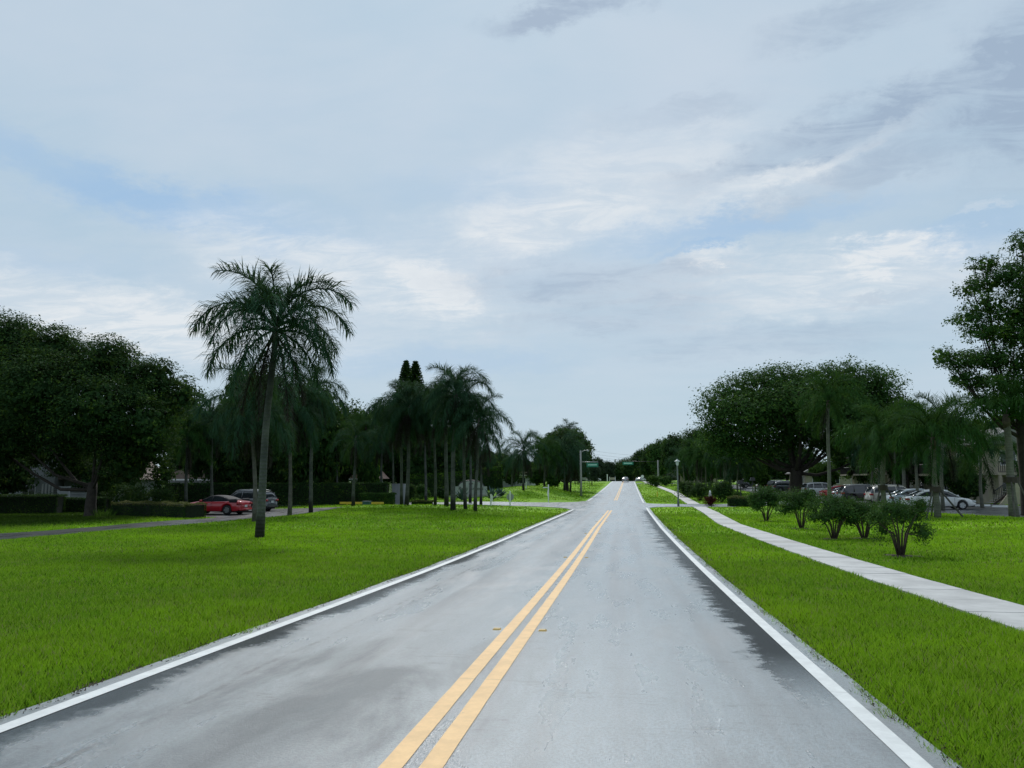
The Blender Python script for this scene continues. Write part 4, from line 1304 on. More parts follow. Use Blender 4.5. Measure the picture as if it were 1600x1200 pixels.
# ------------------------------------------------------------------ street furniture
def text_mesh(s, size, mat, ext=.01):
    cu = bpy.data.curves.new('lettering', 'FONT'); cu.body = s; cu.size = size; cu.extrude = ext; cu.align_x = 'CENTER'; cu.align_y = 'CENTER'
    o = bpy.data.objects.new('lettering_tmp', cu); COL.objects.link(o)
    bpy.context.view_layer.update()
    me = bpy.data.meshes.new_from_object(o.evaluated_get(bpy.context.evaluated_depsgraph_get()))
    bpy.data.objects.remove(o); me.materials.clear(); me.materials.append(mat); me.name = 'lettering'
    return me

b = base(736, 98)
t = thing('entrance_sign', 'white arched entrance sign with a palm emblem between agaves', 'sign', b, math.radians(6))
w_, h0, h1 = 2.05, 1.35, 2.05
prof = [(-w_, .35), (w_, .35), (w_, h0)] + [(w_ * math.cos(math.pi * k / 14) * .78, h0 + (h1 - h0) * math.sin(math.pi * k / 14)) for k in range(15)] + [(-w_, h0)]
MB().prism(prof, -.16, .16, 'y').build('sign_panel', M_STUCCOW, t)
arc = [(w_ * math.cos(math.pi * k / 14) * .80, 0, h0 + .04 + (h1 - h0 + .03) * math.sin(math.pi * k / 14)) for k in range(15)]
MB().tube(arc, .07, 6).build('sign_rim', M_DARK, t)
MB().box((0, 0, .13), (4.3, .5, .42)).build('sign_plinth', M_CONC, t)
link('lettering', text_mesh('Palm Greens', .62, M_DARK), t, (0, -.175, 1.08), (math.pi / 2, 0, 0))
mb = MB().tube([(0, -.18, 1.33), (0, -.18, 1.66)], .035, 5)
for k in range(7):
    a = math.pi * (k / 6) * 1.1 - .15
    mb.tube([(0, -.18, 1.66), (math.cos(a) * .16, -.18, 1.70 + math.sin(a) * .12), (math.cos(a) * .28, -.18, 1.66 + math.sin(a) * .08)], [.03, .045, .01], 4)
mb.build('palm_emblem', M_DARK, t)

def agave(label, u, Y, r, n, seed):
    g = random.Random(seed); b = base(u, Y)
    t = thing('agave_plant', label, 'plant', b, 0, 'agaves beside the entrance sign')
    mb = MB(); mb.v = [(0, 0, .0), (.9, .055, .12), (1.0, 0, .0)]
    V = [(0, -.05, 0), (0, .05, 0), (.5, .085, .05), (.5, -.085, .05), (1, 0, .0), (.25, 0, -.03)]
    mb.v = V; mb.f = [(0, 1, 2, 3), (3, 2, 4), (0, 3, 5), (1, 5, 2)]
    me = mb.mesh('leaf', M_AGAVE)
    for k in range(n):
        el = g.uniform(.15, 1.35); q = r * g.uniform(.75, 1.1)
        link('leaf', me, t, (0, 0, .1), (g.uniform(-.2, .2), -el, k * 2.4), (q, q * 1.2, q))
for (l, u, Y, r, n) in (('blue grey agave right of the entrance sign, nearer of two', 768, 92, 1.6, 34), ('blue grey agave at the right end of the bed, beyond its neighbour', 781, 96, 1.5, 30), ('blue grey agave left of the entrance sign', 722, 91, 1.7, 34), ('small blue grey agave at the far left of the sign bed', 709, 94, 1.1, 24)):
    agave(l, u, Y, r, n, int(u))

# yellow barrier and utility box
b = base(565, 74)
t = thing('barrier', 'yellow painted rail barrier behind the leftmost lawn palm', 'barrier', b)
zt_ = P(565, 784.5, 74).z - b.z
MB().box((0, 0, zt_ - .09), (4.5, .10, .20)).build('rail', M_YEL, t)
for s in (-1, 1): MB().box((s * 1.5, 0, (zt_ - .2) / 2 - .1), (.12, .12, zt_ - .0)).build('post', M_YEL, t)
b = base(573, 72.5)
t = thing('utility_box', 'dark green utility box standing before the yellow barrier', 'utility box', b)
ub = P(573, 783.5, 72.5).z - b.z
MB().box((0, 0, ub / 2 - .1), (.72, .55, ub + .1)).build('cabinet', M_TEAL, t); MB().box((0, 0, ub), (.80, .62, .07)).build('lid', M_TEAL, t)

def post(label, u, Y, top_v, w=.1, name='marker_post', cat='post', mat=M_WHITE, round_=False):
    b = base(u, Y); h = P(u, top_v, Y).z - b.z
    t = thing(name, label, cat, b)
    if round_: MB().tube([(0, 0, -.1), (0, 0, h)], w / 2, 8).build('pole', mat, t, True)
    else: MB().box((0, 0, h / 2 - .05), (w, w, h + .1)).build('pole', mat, t)
    return t, h

t, h = post('white wooden sign post at the near edge of the cross street', 767, 72.5, 773, .13)
MB().box((.12, -.02, h - .32), (.14, .04, .5)).build('sign_plate', M_SIGNW, t)
MB().box((0, 0, h + .02), (.18, .18, .05)).build('post_cap', M_WHITE, t)
t, h = post('white post carrying the grey back of a stop sign', 797, 74.6, 768.5, .13, 'stop_sign', 'sign')
oc = [(math.cos(math.pi / 8 + k * math.pi / 4) * .38, h - .5 + math.sin(math.pi / 8 + k * math.pi / 4) * .38) for k in range(8)]
MB().prism(oc, .075, .09, 'y').build('octagon_plate', M_METAL, t)
MB().tube([(0, 0, h), (0, 0, h + .09)], [.075, .02], 6).build('post_cap', M_WHITE, t)
t, h = post('short white stub post in the near lawn by the cross street corner', 818, 66, 796, .18)
t, h = post('tall white post with a side arm beyond the cross street', 857, 89.5, 757, .12)
MB().box((-.32, 0, h - .35), (.62, .06, .10)).build('side_arm', M_WHITE, t)
MB().box((-.09, -.05, 1.0), (.07, .05, .62)).build('sign_plate', M_SIGNW, t)
t, h = post('short white marker with two tips on the grassy mound', 822, 106, 752.5, .16)
t, h = post('dark thin post with a small grey board by the distant lawn', 913, 150, 745, .06, 'road_sign', 'sign', M_DARK, True)
MB().box((0, -.05, h - .35), (.75, .02, .5)).build('board', M_METAL, t)
t, h = post('second dark thin post left of the crest', 921, 158, 738, .06, 'road_sign', 'sign', M_DARK, True)
MB().box((0, -.05, h - .2), (.30, .02, .3)).build('board', M_METAL, t)
t, h = post('small round pale sign beyond the crossing right of the road', 1004, 220, 742.5, .07, 'road_sign', 'sign', M_METAL, True)
MB().tube([(0, -.06, h - .35), (0, -.04, h - .35)], .42, 12).build('disc', M_SIGNW, t)
t, h = post('small bright yellow marker in the grass by the sidewalk', 1027, 112, 768, .12, 'marker_post', 'post', M_YEL)
post('white marker post by the distant bushes left of the crest', 949, 262, 741, .3)
b = base(957, 270); t = thing('low_sign', 'low pale board sign between two posts at the crest', 'sign', b)
MB().box((0, 0, 1.0), (1.6, .08, .8)).build('board', M_STUCCO, t); MB().box((-.95, 0, .8), (.16, .16, 1.7)).build('post', M_WHITE, t); MB().box((.95, 0, .8), (.16, .16, 1.7)).build('post', M_WHITE, t)

# street light with a green name sign on a mast arm
def mast(label, u, Y, top_v, arm_v, arm_px, sign_px, side=1, lamp=True, dv=1.0):
    b = base(u, Y); H_ = P(u, top_v, Y).z - b.z; ha = P(u, arm_v, Y).z - b.z; s = Y / F
    t = thing('street_light', label, 'street light', b)
    MB().tube([(0, 0, -.2), (0, 0, H_ * .5), (0, 0, H_)], [.19, .15, .11], 10).build('pole', M_CONC, t, True)
    if lamp:
        MB().tube([(0, 0, H_ - .35), (side * .3, 0, H_ - .10), (side * .6, 0, H_ + .02), (side * .85, 0, H_ + .02)], .04, 6).build('lamp_arm', M_METAL, t, True)
        l = MB().tube([(side * .8, 0, H_ + .02), (side * 1.0, 0, H_ + .0), (side * 1.25, 0, H_ - .05)], [.05, .11, .06], 8).build('lamp_head', M_METAL, t, True)
        MB().box((side * 1.04, 0, H_ - .10), (.24, .13, .04)).build('lens', M_LENS, l)
    MB().tube([(0, 0, ha), (side * arm_px * s, 0, ha)], [.075, .05], 8).build('mast_arm', M_METAL, t, True)
    w = sign_px * s; cx = side * (arm_px * s - w / 2)
    sg = MB().box((cx, -.04, ha - .42), (w, .03, .62)).build('name_sign', M_GREENSIGN, t)
    MB().box((cx - side * 0.0, -.058, ha - .40), (w * .78, .004, .20)).build('pale_lettering_band', mat_simple('worn_lettering', (.35, .62, .52), .5), sg)
    return t
mast('tall grey street light with a green street name sign on its arm', 908, 112, 704, 722, 27, 18)
b = base(1029, 190); 
t = thing('utility_pole', 'pale concrete utility pole right of the far road', 'pole', b)
H_ = P(1029, 719, 190).z - b.z
MB().tube([(0, 0, -.2), (0, 0, H_)], [.24, .17], 8).build('pole', M_CONC, t, True)
ar = MB().tube([(0, 0, H_ - .4), (-8.4, 0, H_ - .15)], [.05, .03], 6).build('mast_arm', M_DARK, t, True)
MB().box((-7.2, -.05, H_ - .75), (2.6, .04, .75)).build('name_sign', M_GREENSIGN, t)
MB().box((-7.2, -.08, H_ - .72), (2.0, .01, .28)).build('pale_lettering_band', mat_simple('worn_lettering', (.35, .62, .52), .5), t)
def wire(label, p, q, sag, r=.018):
    p, q = Vector(p), Vector(q)
    pts = [(p.lerp(q, k / 12) + Vector((0, 0, -sag * 4 * (k / 12) * (1 - k / 12)))) - p for k in range(13)]
    o = MB().tube(pts, r, 4).build('power_line', M_DARK); o.location = p
    props(o, label, 'cable', 'power lines over the far road')
for k, dz in enumerate((704, 709, 713)):
    p, q = P(925, dz, 250), P(1045, dz + 9, 300)
    wire(['uppermost thin power line over the far end of the road', 'middle thin power line over the far end of the road', 'lowest thin power line over the far end of the road'][k], p, q, .6, .02)

# post lamp beside the sidewalk
b = base(1060, 79); 
t = thing('post_lamp', 'green lamp post with a lantern beside the sidewalk crossing', 'lamp post', b)
H_ = P(1060, 719, 79).z - b.z
M_POST = mat_simple('post_green', (.10, .13, .11), .5, var=.1)
MB().tube([(0, 0, -.1), (0, 0, .5), (0, 0, .55), (0, 0, H_ - .5)], [.11, .11, .075, .06], 10).build('pole', M_POST, t, True)
l = MB().tube([(0, 0, H_ - .55), (0, 0, H_ - .45), (0, 0, H_ - .15)], [.07, .13, .17], 8).build('lantern', mat_simple('lantern_glass', (.55, .6, .58), .3), t)
MB().tube([(0, 0, H_ - .15), (0, 0, H_ - .10), (0, 0, H_ + .05), (0, 0, H_ + .14)], [.29, .28, .07, .015], 10).build('lamp_cap', mat_simple('lamp_cap_grey', (.36, .42, .40), .5), l)
# dark box lamps by the car park
for (u, Y, tv, lab) in ((1158, 88, 750, 'black post with a dark square top by the gold tipped hedge'), (1177, 96, 745, 'black post with a lantern top farther behind the gold tipped hedge')):
    t, h = post(lab, u, Y, tv + 4, .10, 'black_post', 'post', M_DARK)
    MB().box((0, 0, h + .05), (.62, .4, .40), taper=.7).build('box_top', M_DARK, t)
b = base(1110, 83)
t = thing('white_statuette', 'small white marker on a stone behind the red shrub', 'ornament', b)
MB().tube([(0, 0, 0), (0, 0, 1.0), (0, 0, 1.25)], [.22, .16, .10], 8).build('stone', M_CONC, t, True); MB().tube([(0, 0, 1.25), (0, 0, 1.42), (0, 0, 1.55)], [.09, .10, .02], 8).build('top_piece', M_WHITE, t, True)

# ------------------------------------------------------------------ shrubs
CM = 'crepe myrtle shrubs in a row on the right lawn'
M_MULCH = mat_simple('mulch', (0.045, 0.028, 0.018), .95, var=.5, scale=12, bump=.8)
def bush(name, label, cat, u, Y, rx_px, top_v, mat, n, size, seed, stems=5, bare=.35, group=None, flatb=False):
    """multi stemmed shrub: stems fan out of one foot, leaf clumps on their ends"""
    b = base(u, Y); s = Y / F
    H_ = P(u, top_v, Y).z - b.z; R = rx_px * s
    g = random.Random(seed); t = thing(name, label, cat, b, 0, group)
    lobes = []; mb = MB()
    for k in range(stems * 2):
        a = k * 2 * math.pi / (stems * 2) + g.uniform(-.35, .35)
        rr = R * g.uniform(.40, .80); hz = H_ * g.uniform(.40, .86)
        c = Vector((math.cos(a) * rr, math.sin(a) * rr, hz))
        lobes.append((c.x, c.y, c.z, R * g.uniform(.17, .34), R * g.uniform(.17, .34), H_ * g.uniform(.11, .22)))
        f = Vector((math.cos(a) * .06, math.sin(a) * .06, -.05))
        if bare: mb.tube([f, Vector((c.x * .35, c.y * .35, H_ * bare)), c * .8 + Vector((0, 0, H_ * .05)), c], [.032, .026, .016, .006], 5)
    lobes.append((0, 0, H_ * .72, R * .5, R * .5, H_ * .24))
    if flatb: lobes.append((0, 0, H_ * .4, R * .85, R * .85, H_ * .38))
    if bare: mb.build('stems', M_STEM, t, True)
    if group == CM:
        n_ = 20; V = [(0, 0, .05)]; 
        for k in range(n_):
            a = k * 2 * math.pi / n_; rr = .62 + .10 * math.sin(3 * a + b.x)
            V.append((math.cos(a) * rr, math.sin(a) * rr, Z(b.x + math.cos(a) * rr, b.y + math.sin(a) * rr) - b.z + .006))
        m_ = MB(); m_.v = V; m_.f = [(0, 1 + k, 1 + (k + 1) % n_) for k in range(n_)]
        m_.build('mulch', M_MULCH, t)
    link('foliage', crown_mesh('foliage', lobes, n, size, mat, seed, per=14, clump=.34, fill=.05, ragged=.5, inner=.35), t)
    return t
bush('crepe_myrtle', 'open shrub with bare spreading stems, nearest on the right lawn', 'shrub', 1407, 25.0, 50, 776, M_LEAF2, 6500, .032, 11, 5, .38, CM)
bush('crepe_myrtle', 'full leafy shrub second nearest, left of the open one', 'shrub', 1303, 33.0, 46, 770, M_LEAF2, 7500, .038, 12, 5, .30, CM)
bush('crepe_myrtle', 'slender forked shrub third in the row on the right lawn', 'shrub', 1252, 41.0, 34, 766, M_LEAF2, 8000, .042, 13, 4, .40, CM)
bush('crepe_myrtle', 'rounded dark shrub fourth in the row near the gold hedge', 'shrub', 1197, 50.0, 33, 760, M_LEAF2, 9000, .048, 14, 5, .28, CM)
bush('crepe_myrtle', 'leafy shrub behind the nearest two, on the lot side', 'shrub', 1350, 33.5, 44, 783, M_LEAF2, 6500, .038, 15, 5, .30, CM)
bush('crepe_myrtle', 'dark shrub by the farther sidewalk right of the red shrub', 'shrub', 1128, 92, 22, 750, M_LEAF, 4500, .085, 16, 5, .2, CM, True)
bush('crepe_myrtle', 'dark shrub by the farther sidewalk left of the red shrub', 'shrub', 1094, 99, 20, 754, M_LEAF, 4500, .085, 17, 5, .2, CM, True)
bush('crepe_myrtle', 'farthest dark shrub of the row, near the lamp post', 'shrub', 1076, 112, 18, 752, M_LEAF, 4500, .095, 18, 5, .2, CM, True)
bush('red_shrub', 'round dark red shrub at the side drive corner', 'shrub', 1110, 80.5, 9.5, 774.5, M_RED, 3000, .05, 19, 5, .1, None, True)
bush('bright_bush', 'bright yellow green bush behind the gold tipped hedge', 'shrub', 1152, 90, 8, 768, M_LEAFB, 2500, .07, 20, 4, .1, None, True)
a, b = base(1146, 79), base(1186, 75)
hedge('clipped_hedge', 'low hedge with gold tipped top at the side drive corner', [(a.x, 79.5), (b.x, 76.5)], 1.1, .95, M_LEAF, 5000, .06, 31, M_GOLD)
bush('clipped_bush', 'pale clipped round bush beyond the far sidewalk', 'shrub', 1020, 178, 9, 743, M_LEAFB, 3500, .12, 21, 5, 0, 'clipped far bushes', True)
bush('clipped_bush', 'wide mid green bush right of the pale clipped one', 'shrub', 1040, 182, 13, 744, M_LEAF2, 3500, .12, 22, 5, 0, 'clipped far bushes', True)
bush('low_plant', 'small dark plant at the foot of the utility pole', 'shrub', 1026, 176, 5, 753, M_LEAF, 900, .12, 23, 4, 0, None, True)
# left hedges
a, b = base(173, 50.5), base(290, 47.5)
hedge('clipped_hedge', 'clipped hedge with pale variegated top beside the wet driveway', [(a.x, 51.5), ((a.x + b.x) / 2, 50.5), (b.x, 48.6)], 1.5, .95, M_LEAF, 16000, .040, 32, M_GOLD)
a, b = base(-40, 53), base(92, 55)
hedge('clipped_hedge', 'dark shaded hedge before the white house at far left', [(a.x, 53), (b.x, 55)], 1.6, 1.4, M_LEAF, 9000, .055, 33)
a, b = base(97, 57), base(165, 58)
hedge('clipped_hedge', 'dark low hedge below the white garden walls', [(a.x, 57), (b.x, 58)], 1.2, 1.15, M_LEAF, 6000, .055, 34)
a, b = base(262, 76), base(604, 78)
hh = P(400, 755, 77).z - Z(-30, 77)
hedge('tall_hedge', 'long tall dark hedge with a level top behind the cars', [(a.x, 76), ((a.x + b.x) / 2, 77), (b.x, 78)], 1.3, hh, M_LEAF, 26000, .085, 35, None)
a, b = base(556, 74), base(612, 76)
hedge('clipped_hedge', 'lighter clipped hedge left of the white entrance wall', [(a.x, 76), (b.x, 76.6)], 1.1, P(585, 771, 75).z - Z(-24, 75), M_LEAF2, 7000, .06, 36)
a, b = base(640, 73.5), base(672, 74)
hedge('clipped_hedge', 'low hedge with yellow green top behind the mound palms', [(a.x, 74.5), (b.x, 74.8)], .8, P(655, 782.5, 74.5).z - Z(-18, 74.5), M_LEAF, 4000, .05, 37, M_GOLD)
a, b = base(636, 104), base(780, 112)
hedge('tall_hedge', 'dark tall hedge behind the entrance sign', [(a.x, 104), (b.x, 112)], 1.5, 3.2, M_LEAF, 14000, .11, 38, M_LEAFB)
for (u, Y, r, tv, lab, m) in ((658, 93, 12, 756, 'low green palm-like bush behind the mound palms', M_LEAF2), (690, 96, 9, 762, 'small dark bush left of the entrance sign', M_LEAF), (60, 58, 40, 770, 'dark bush against the white house', M_LEAF), (190, 60, 34, 752, 'dark bush right of the low white garden wall', M_LEAF), (245, 66, 30, 758, 'dark understorey bush behind the variegated hedge', M_LEAF),
                              (210, 64, 26, 758, 'dark understorey bush behind the big tree trunk', M_LEAF), (500, 82, 24, 750, 'dark bush behind the tall hedge by the second palm', M_LEAF), (635, 86, 16, 757, 'dark bush above the white entrance wall', M_LEAF)):
    bush('bush', lab, 'shrub', u, Y, r, tv, m, 3500, Y * .0011, int(u), 5, 0, 'bushes in the left beds', True)
# spiky grass tuft at the foot of the big tree
b = base(160, 50)
t = thing('strap_leaf_plant', 'tuft of strap leaves at the foot of the big tree', 'plant', b)
V = []
for k in range(70):
    a = random.uniform(0, 6.28); r = random.uniform(0, .9); l = random.uniform(.3, .7); c = Vector((math.cos(a) * r, math.sin(a) * r * .5, 0)); d = Vector((math.cos(a) * l * .6, math.sin(a) * l * .4, l))
    V += [c + Vector((-.03, 0, 0)), c + Vector((.03, 0, 0)), c + d]
link('foliage', mesh_np('foliage', np.array([tuple(v) for v in V]), np.arange(len(V)).reshape(-1, 3), M_LEAFB), t)

# ------------------------------------------------------------------ big trees
tree('broadleaf_tree', 'very large dark spreading tree at the left edge, drooping to the driveway', 'tree', 141, 50,
     [(-70, 560, 90, 75), (10, 560, 75, 72), (80, 575, 80, 68), (150, 590, 75, 68), (215, 610, 62, 62), (255, 640, 42, 60), (40, 650, 90, 70), (130, 670, 85, 60), (205, 690, 62, 52), (-60, 660, 90, 70),
      (235, 700, 40, 45), (90, 545, 50, 42), (170, 560, 48, 42), (20, 530, 60, 45), (60, 610, 80, 70, -3), (160, 640, 75, 60, -3), (230, 665, 40, 48, -3), (100, 700, 50, 40, 2), (20, 690, 60, 40), (245, 592, 40, 36), (200, 730, 42, 34), (255, 738, 26, 36, 2), (110, 728, 40, 26, 3), (0, 720, 30, 34), (165, 748, 24, 26, 3), (-60, 735, 60, 50), (288, 620, 22, 40), (62, 715, 20, 22, 3)],
     115000, .092, M_LEAF, 2.4, .36, 3, minz=5.6, every=3, fork=.42, per=34, clump=.15, ragged=.14, inner=.6, fill=.16, flat=.45)
tree('broadleaf_tree', 'tall dark tree at the right edge beside the staked palm', 'tree', 1606, 49,
     [(1598, 388, 20, 28), (1585, 425, 26, 20), (1538, 412, 20, 16), (1560, 440, 34, 18), (1520, 452, 24, 15), (1610, 455, 44, 26), (1648, 480, 60, 60), (1545, 478, 34, 16), (1585, 495, 40, 20), (1516, 500, 26, 16),
      (1545, 520, 38, 16), (1600, 528, 44, 22), (1478, 556, 24, 15), (1510, 565, 32, 16), (1550, 560, 38, 18), (1596, 570, 44, 20), (1500, 590, 22, 12), (1535, 598, 34, 14), (1580, 605, 40, 18), (1650, 590, 60, 60),
      (1555, 628, 34, 14), (1600, 640, 44, 18), (1630, 650, 40, 30)],
     46000, .080, M_LEAF2, 6.0, .30, 5, per=30, clump=.20, ragged=.25, inner=.35, fill=.04, flat=.6, fork=.4, every=2)
tree('oak_tree', 'giant oak with forked dark trunk spreading over the car park', 'tree', 1245, 106,
     [(1130, 640, 42, 42), (1165, 615, 46, 34), (1215, 605, 52, 32), (1270, 608, 52, 34), (1320, 595, 44, 30), (1365, 610, 42, 34), (1120, 680, 36, 30), (1170, 670, 55, 34), (1230, 660, 60, 40), (1290, 660, 60, 42), (1350, 665, 60, 44), (1395, 660, 36, 40), (1330, 625, 50, 36), (1180, 645, 50, 36, -5), (1250, 635, 55, 36, -5), (1310, 650, 50, 40, -5), (1375, 635, 32, 30), (1140, 702, 34, 20), (1185, 705, 34, 16), (1330, 702, 44, 20), (1380, 700, 30, 22), (1235, 690, 40, 16), (1290, 692, 30, 16)],
     92000, .175, M_LEAF2, 3.6, .85, 7, every=2, fork=.45, per=30, clump=.17, ragged=.16, inner=.45, fill=.03, flat=.6, depth=1.0)

# twin araucaria pines
def pine(label, u, Y, top_v, w_px, seed):
    g = np.random.default_rng(seed); b = base(u, Y); H_ = P(u, top_v, Y).z - b.z; R = w_px / 2 * Y / F
    t = thing('norfolk_pine', label, 'tree', b, 0, 'twin pines behind the palms')
    MB().tube([(0, 0, 0), (0, 0, H_ * .6), (0, 0, H_)], [.28, .15, .02], 8).build('trunk', M_BARK, t, True)
    C, Nn = [], []
    for k in range(38):
        z = H_ * (.34 + .66 * k / 38); rr = R * min(1.0, (1 - k / 38) / .62) ** .8 + .12
        for j in range(9):
            a = j * 2 * math.pi / 9 + k * .5
            for q in np.linspace(.1, 1, 12):
                for _ in range(4):
                    C.append((math.cos(a) * rr * q + g.normal(0, .05), math.sin(a) * rr * q + g.normal(0, .05), z + .28 * q * rr * .5 + g.normal(0, .06)))
                    Nn.append((0, 0, 1))
    C = np.array(C); V = leaves(C, np.array(Nn, float), .24 * g.uniform(.7, 1.2, len(C)), g, .35)
    link('crown', mesh_np('crown', V, np.arange(len(V)).reshape(-1, 4), M_LEAF), t)
pine('left of twin conical pines rising behind the palm group', 631, 118, 562, 44, 1)
pine('right of twin conical pines rising behind the palm group', 646, 120, 563, 50, 2)

# ------------------------------------------------------------------ palms
palm('tallest feathery palm standing alone on the left lawn by the road', 404, 30, 430, 520, 1.02, (7, 11, 9, 5), seed=1, r=.215, group=PL)
palm('slim palm right of the lone tall palm, its crown hanging low', 485, 57, 489, 612, 1.0, (3, 5, 8, 6), seed=2, r=.19, group=PL)
palm('short palm beside the yellow barrier', 552, 66, 556, 690, .75, (3, 5, 5, 2), seed=3, r=.20, group=PL)
palm('left trunk of the close twin palms before the white wall', 628, 70, 624, 648, 1.1, (4, 6, 8, 5), seed=4, r=.19, group=PL)
palm('right thicker trunk of the close twin palms before the white wall', 636, 67.5, 640, 640, 1.15, (4, 7, 8, 6), seed=5, r=.24, group=PL, tmat=M_PALM)
palm('slender straight palm left of the mound cluster', 680, 68, 678, 635, 1.1, (3, 5, 7, 5), seed=6, r=.17, group=PL)
palm('palm with dark foot second from the left in the mound cluster', 697, 66.5, 697, 632, 1.05, (4, 6, 7, 5), seed=7, r=.24, group=PL)
palm('tallest pale trunked palm in the middle of the mound cluster', 707, 60, 712, 617, 1.0, (7, 8, 7, 5), seed=8, r=.25, group=PL)
palm('leaning black footed palm in the mound cluster', 727, 61.5, 722, 640, 1.0, (3, 6, 7, 4), seed=9, r=.18, group=PL)
palm('rightmost palm of the mound cluster with a black foot', 743, 60, 748, 662, .95, (3, 6, 7, 6), seed=10, r=.18, group=PL)
palm('palm between the mound cluster and the sign', 752, 78, 750, 700, .9, (3, 4, 6, 4), seed=11, r=.18, group=PL)
palm('dark shaggy palm close behind the lone tall palm', 398, 44, 394, 640, 1.1, (4, 6, 8, 6), seed=12, r=.18, group=PB, tmat=M_BARKG)
palm('dark palm with hanging skirt right of the lone tall palm', 452, 52, 456, 640, 1.05, (4, 6, 8, 6), seed=13, r=.18, group=PB, tmat=M_BARKG)
palm('mid height palm behind the yellow barrier', 596, 84, 596, 690, .95, (3, 6, 6, 3), seed=14, r=.19, group=PB)
palm('fresh green palm left of the yellow barrier', 528, 80, 524, 690, 1.0, (5, 7, 5, 1), 'fresh', seed=15, r=.17, group=PB)
palm('bright young palm above the pinkish roof', 574, 90, 572, 668, 1.0, (6, 6, 4, 0), 'fresh', seed=16, r=.16, group=PB)
palm('dark palm behind the twin trunks', 615, 92, 610, 655, 1.1, (4, 6, 7, 3), seed=17, r=.2, group=PB)
palm('dark palm right behind the mound cluster', 735, 86, 735, 655, 1.15, (4, 6, 7, 4), seed=18, r=.2, group=PB)
palm('palm behind the slender straight one', 665, 84, 664, 665, 1.1, (4, 6, 7, 4), seed=19, r=.2, group=PB)
palm('spreading palm between the big left tree and lone palm', 330, 70, 330, 660, 1.1, (5, 7, 6, 2), seed=20, r=.2, group=PB)
palm('low green palm above the red convertible', 290, 68, 292, 690, 1.0, (5, 7, 6, 1), 'fresh', seed=21, r=.2, group=PB)
PF = 'palms around the grassy mound'
palm('single palm with drooping skirt on the grassy mound', 818, 104, 818, 706, 1.0, (5, 5, 8, 7), seed=22, r=.2, group=PF)
palm('fresh green palm left of the big round tree', 851, 112, 850, 708, 1.0, (5, 7, 6, 2), 'fresh', seed=23, r=.2, group=PF)
palm('weeping palm before the big round tree', 882, 116, 881, 706, 1.25, (4, 6, 9, 4), seed=24, r=.2, group=PF)
palm('weeping palm right of its twin before the round tree', 891, 122, 893, 715, 1.2, (3, 5, 8, 4), seed=25, r=.2, group=PF)
palm('palm whose tip rises above the big round tree', 886, 150, 887, 680, 1.0, (6, 6, 3, 0), seed=26, r=.2, group=PF)
palm('dark slim palm left behind the mound', 800, 150, 801, 722, 1.0, (4, 5, 6, 2), seed=27, r=.2, group=PF)

PR = 'palms round the car park'
palm('tall clean trunked palm rising in front of the giant oak', 1296, 72, 1294, 630, 1.0, (5, 7, 6, 1), 'fresh', seed=31, r=.23, group=PR, tmat=M_PALMC)

def staked(label, u, Y, cu, cv, seed, r, stakes, counts, scale, band_v):
    t = palm(label, u, Y, cu, cv, scale, counts, 'fresh', seed=seed, r=r, group='staked palms by the car park', tmat=M_PALMC, name='staked_palm')
    b = Vector(t.location); zb = P(u, band_v, Y).z - b.z
    MB().tube([(0, 0, zb - .16), (0, 0, zb + .16)], r * 1.35, 10).build('strap_band', M_WOODD, t)
    for (su, dy) in stakes:
        sx = (su - u) * Y / F
        f = Vector((sx, dy, Z(b.x + sx, b.y + dy) - b.z - .1))
        tp = Vector((0, 0, zb)) + Vector((f.x, f.y, 0)).normalized() * r
        MB().tube([f, tp], .05, 5).build('stake', M_BARKG, t)
    return t
staked('staked palm right of the white sedan with splayed wooden props', 1464, 46.5, 1458, 690, 32, .22, [(1443, -.6), (1497, -.4), (1470, 1.5)], (5, 9, 5, 1), .85, 765)
staked('staked palm before the beige car with dark wooden props', 1382, 50, 1379, 690, 33, .21, [(1362, -.5), (1404, -.3), (1388, 1.5)], (5, 9, 5, 1), .85, 762)
staked('thick mottled staked palm at the right edge under the tall tree', 1584, 46.5, 1572, 655, 34, .30, [(1571, -1.2), (1604, -.8), (1596, 1.5)], (4, 7, 3, 0), .95, 750)
thin = [(1070, 150, 724, 'A'), (1090, 128, 712, 'B'), (1096, 132, 716, 'C'), (1104, 126, 716, 'D'), (1120, 134, 722, 'E'), (1131, 120, 712, 'F'), (1136, 116, 706, 'G'), (1142, 121, 712, 'H'), (1152, 112, 728, 'I'),
        (1364, 92, 690, 'J'), (1374, 90, 694, 'K'), (1398, 84, 690, 'L'), (1413, 82, 680, 'M'), (1433, 66, 678, 'N'), (1472, 58, 676, 'O'), (1534, 66, 706, 'P')]
where = {'A': 'thin palm trunk farthest along the sidewalk, beyond the lamp post', 'B': 'thin pale trunk nearest right of the lamp post', 'C': 'pale straight trunk beside its close neighbour right of the lamp post',
         'D': 'thin trunk above the left dark shrub', 'E': 'greyish thin palm above the right dark shrub', 'F': 'slim pale palm left of the bright green one', 'G': 'thicker bright pale palm trunk left of the farthest dark car',
         'H': 'slim palm just right of the thicker pale one', 'I': 'thin palm by the black box-topped posts', 'J': 'left of two thin leaning trunks behind the black car', 'K': 'right of two thin leaning trunks behind the black car',
         'L': 'thin wavy trunk left of the screen wall lamp', 'M': 'pale stout trunk before the middle condo', 'N': 'palm behind the pale blue car', 'O': 'clean pale trunk right of the staked palm', 'P': 'slim palm by the stairs of the nearest condo'}
for k, (u, Y, cv, key) in enumerate(thin):
    palm(where[key], u, Y, u - 3 + (k % 3) * 2, cv, 1.0, (3, 6, 5, 1), 'fresh' if k % 2 else 'green', r=.17 if key not in 'GM' else .25, seed=50 + k, group='thin palms along the car park', tmat=M_PALMC)

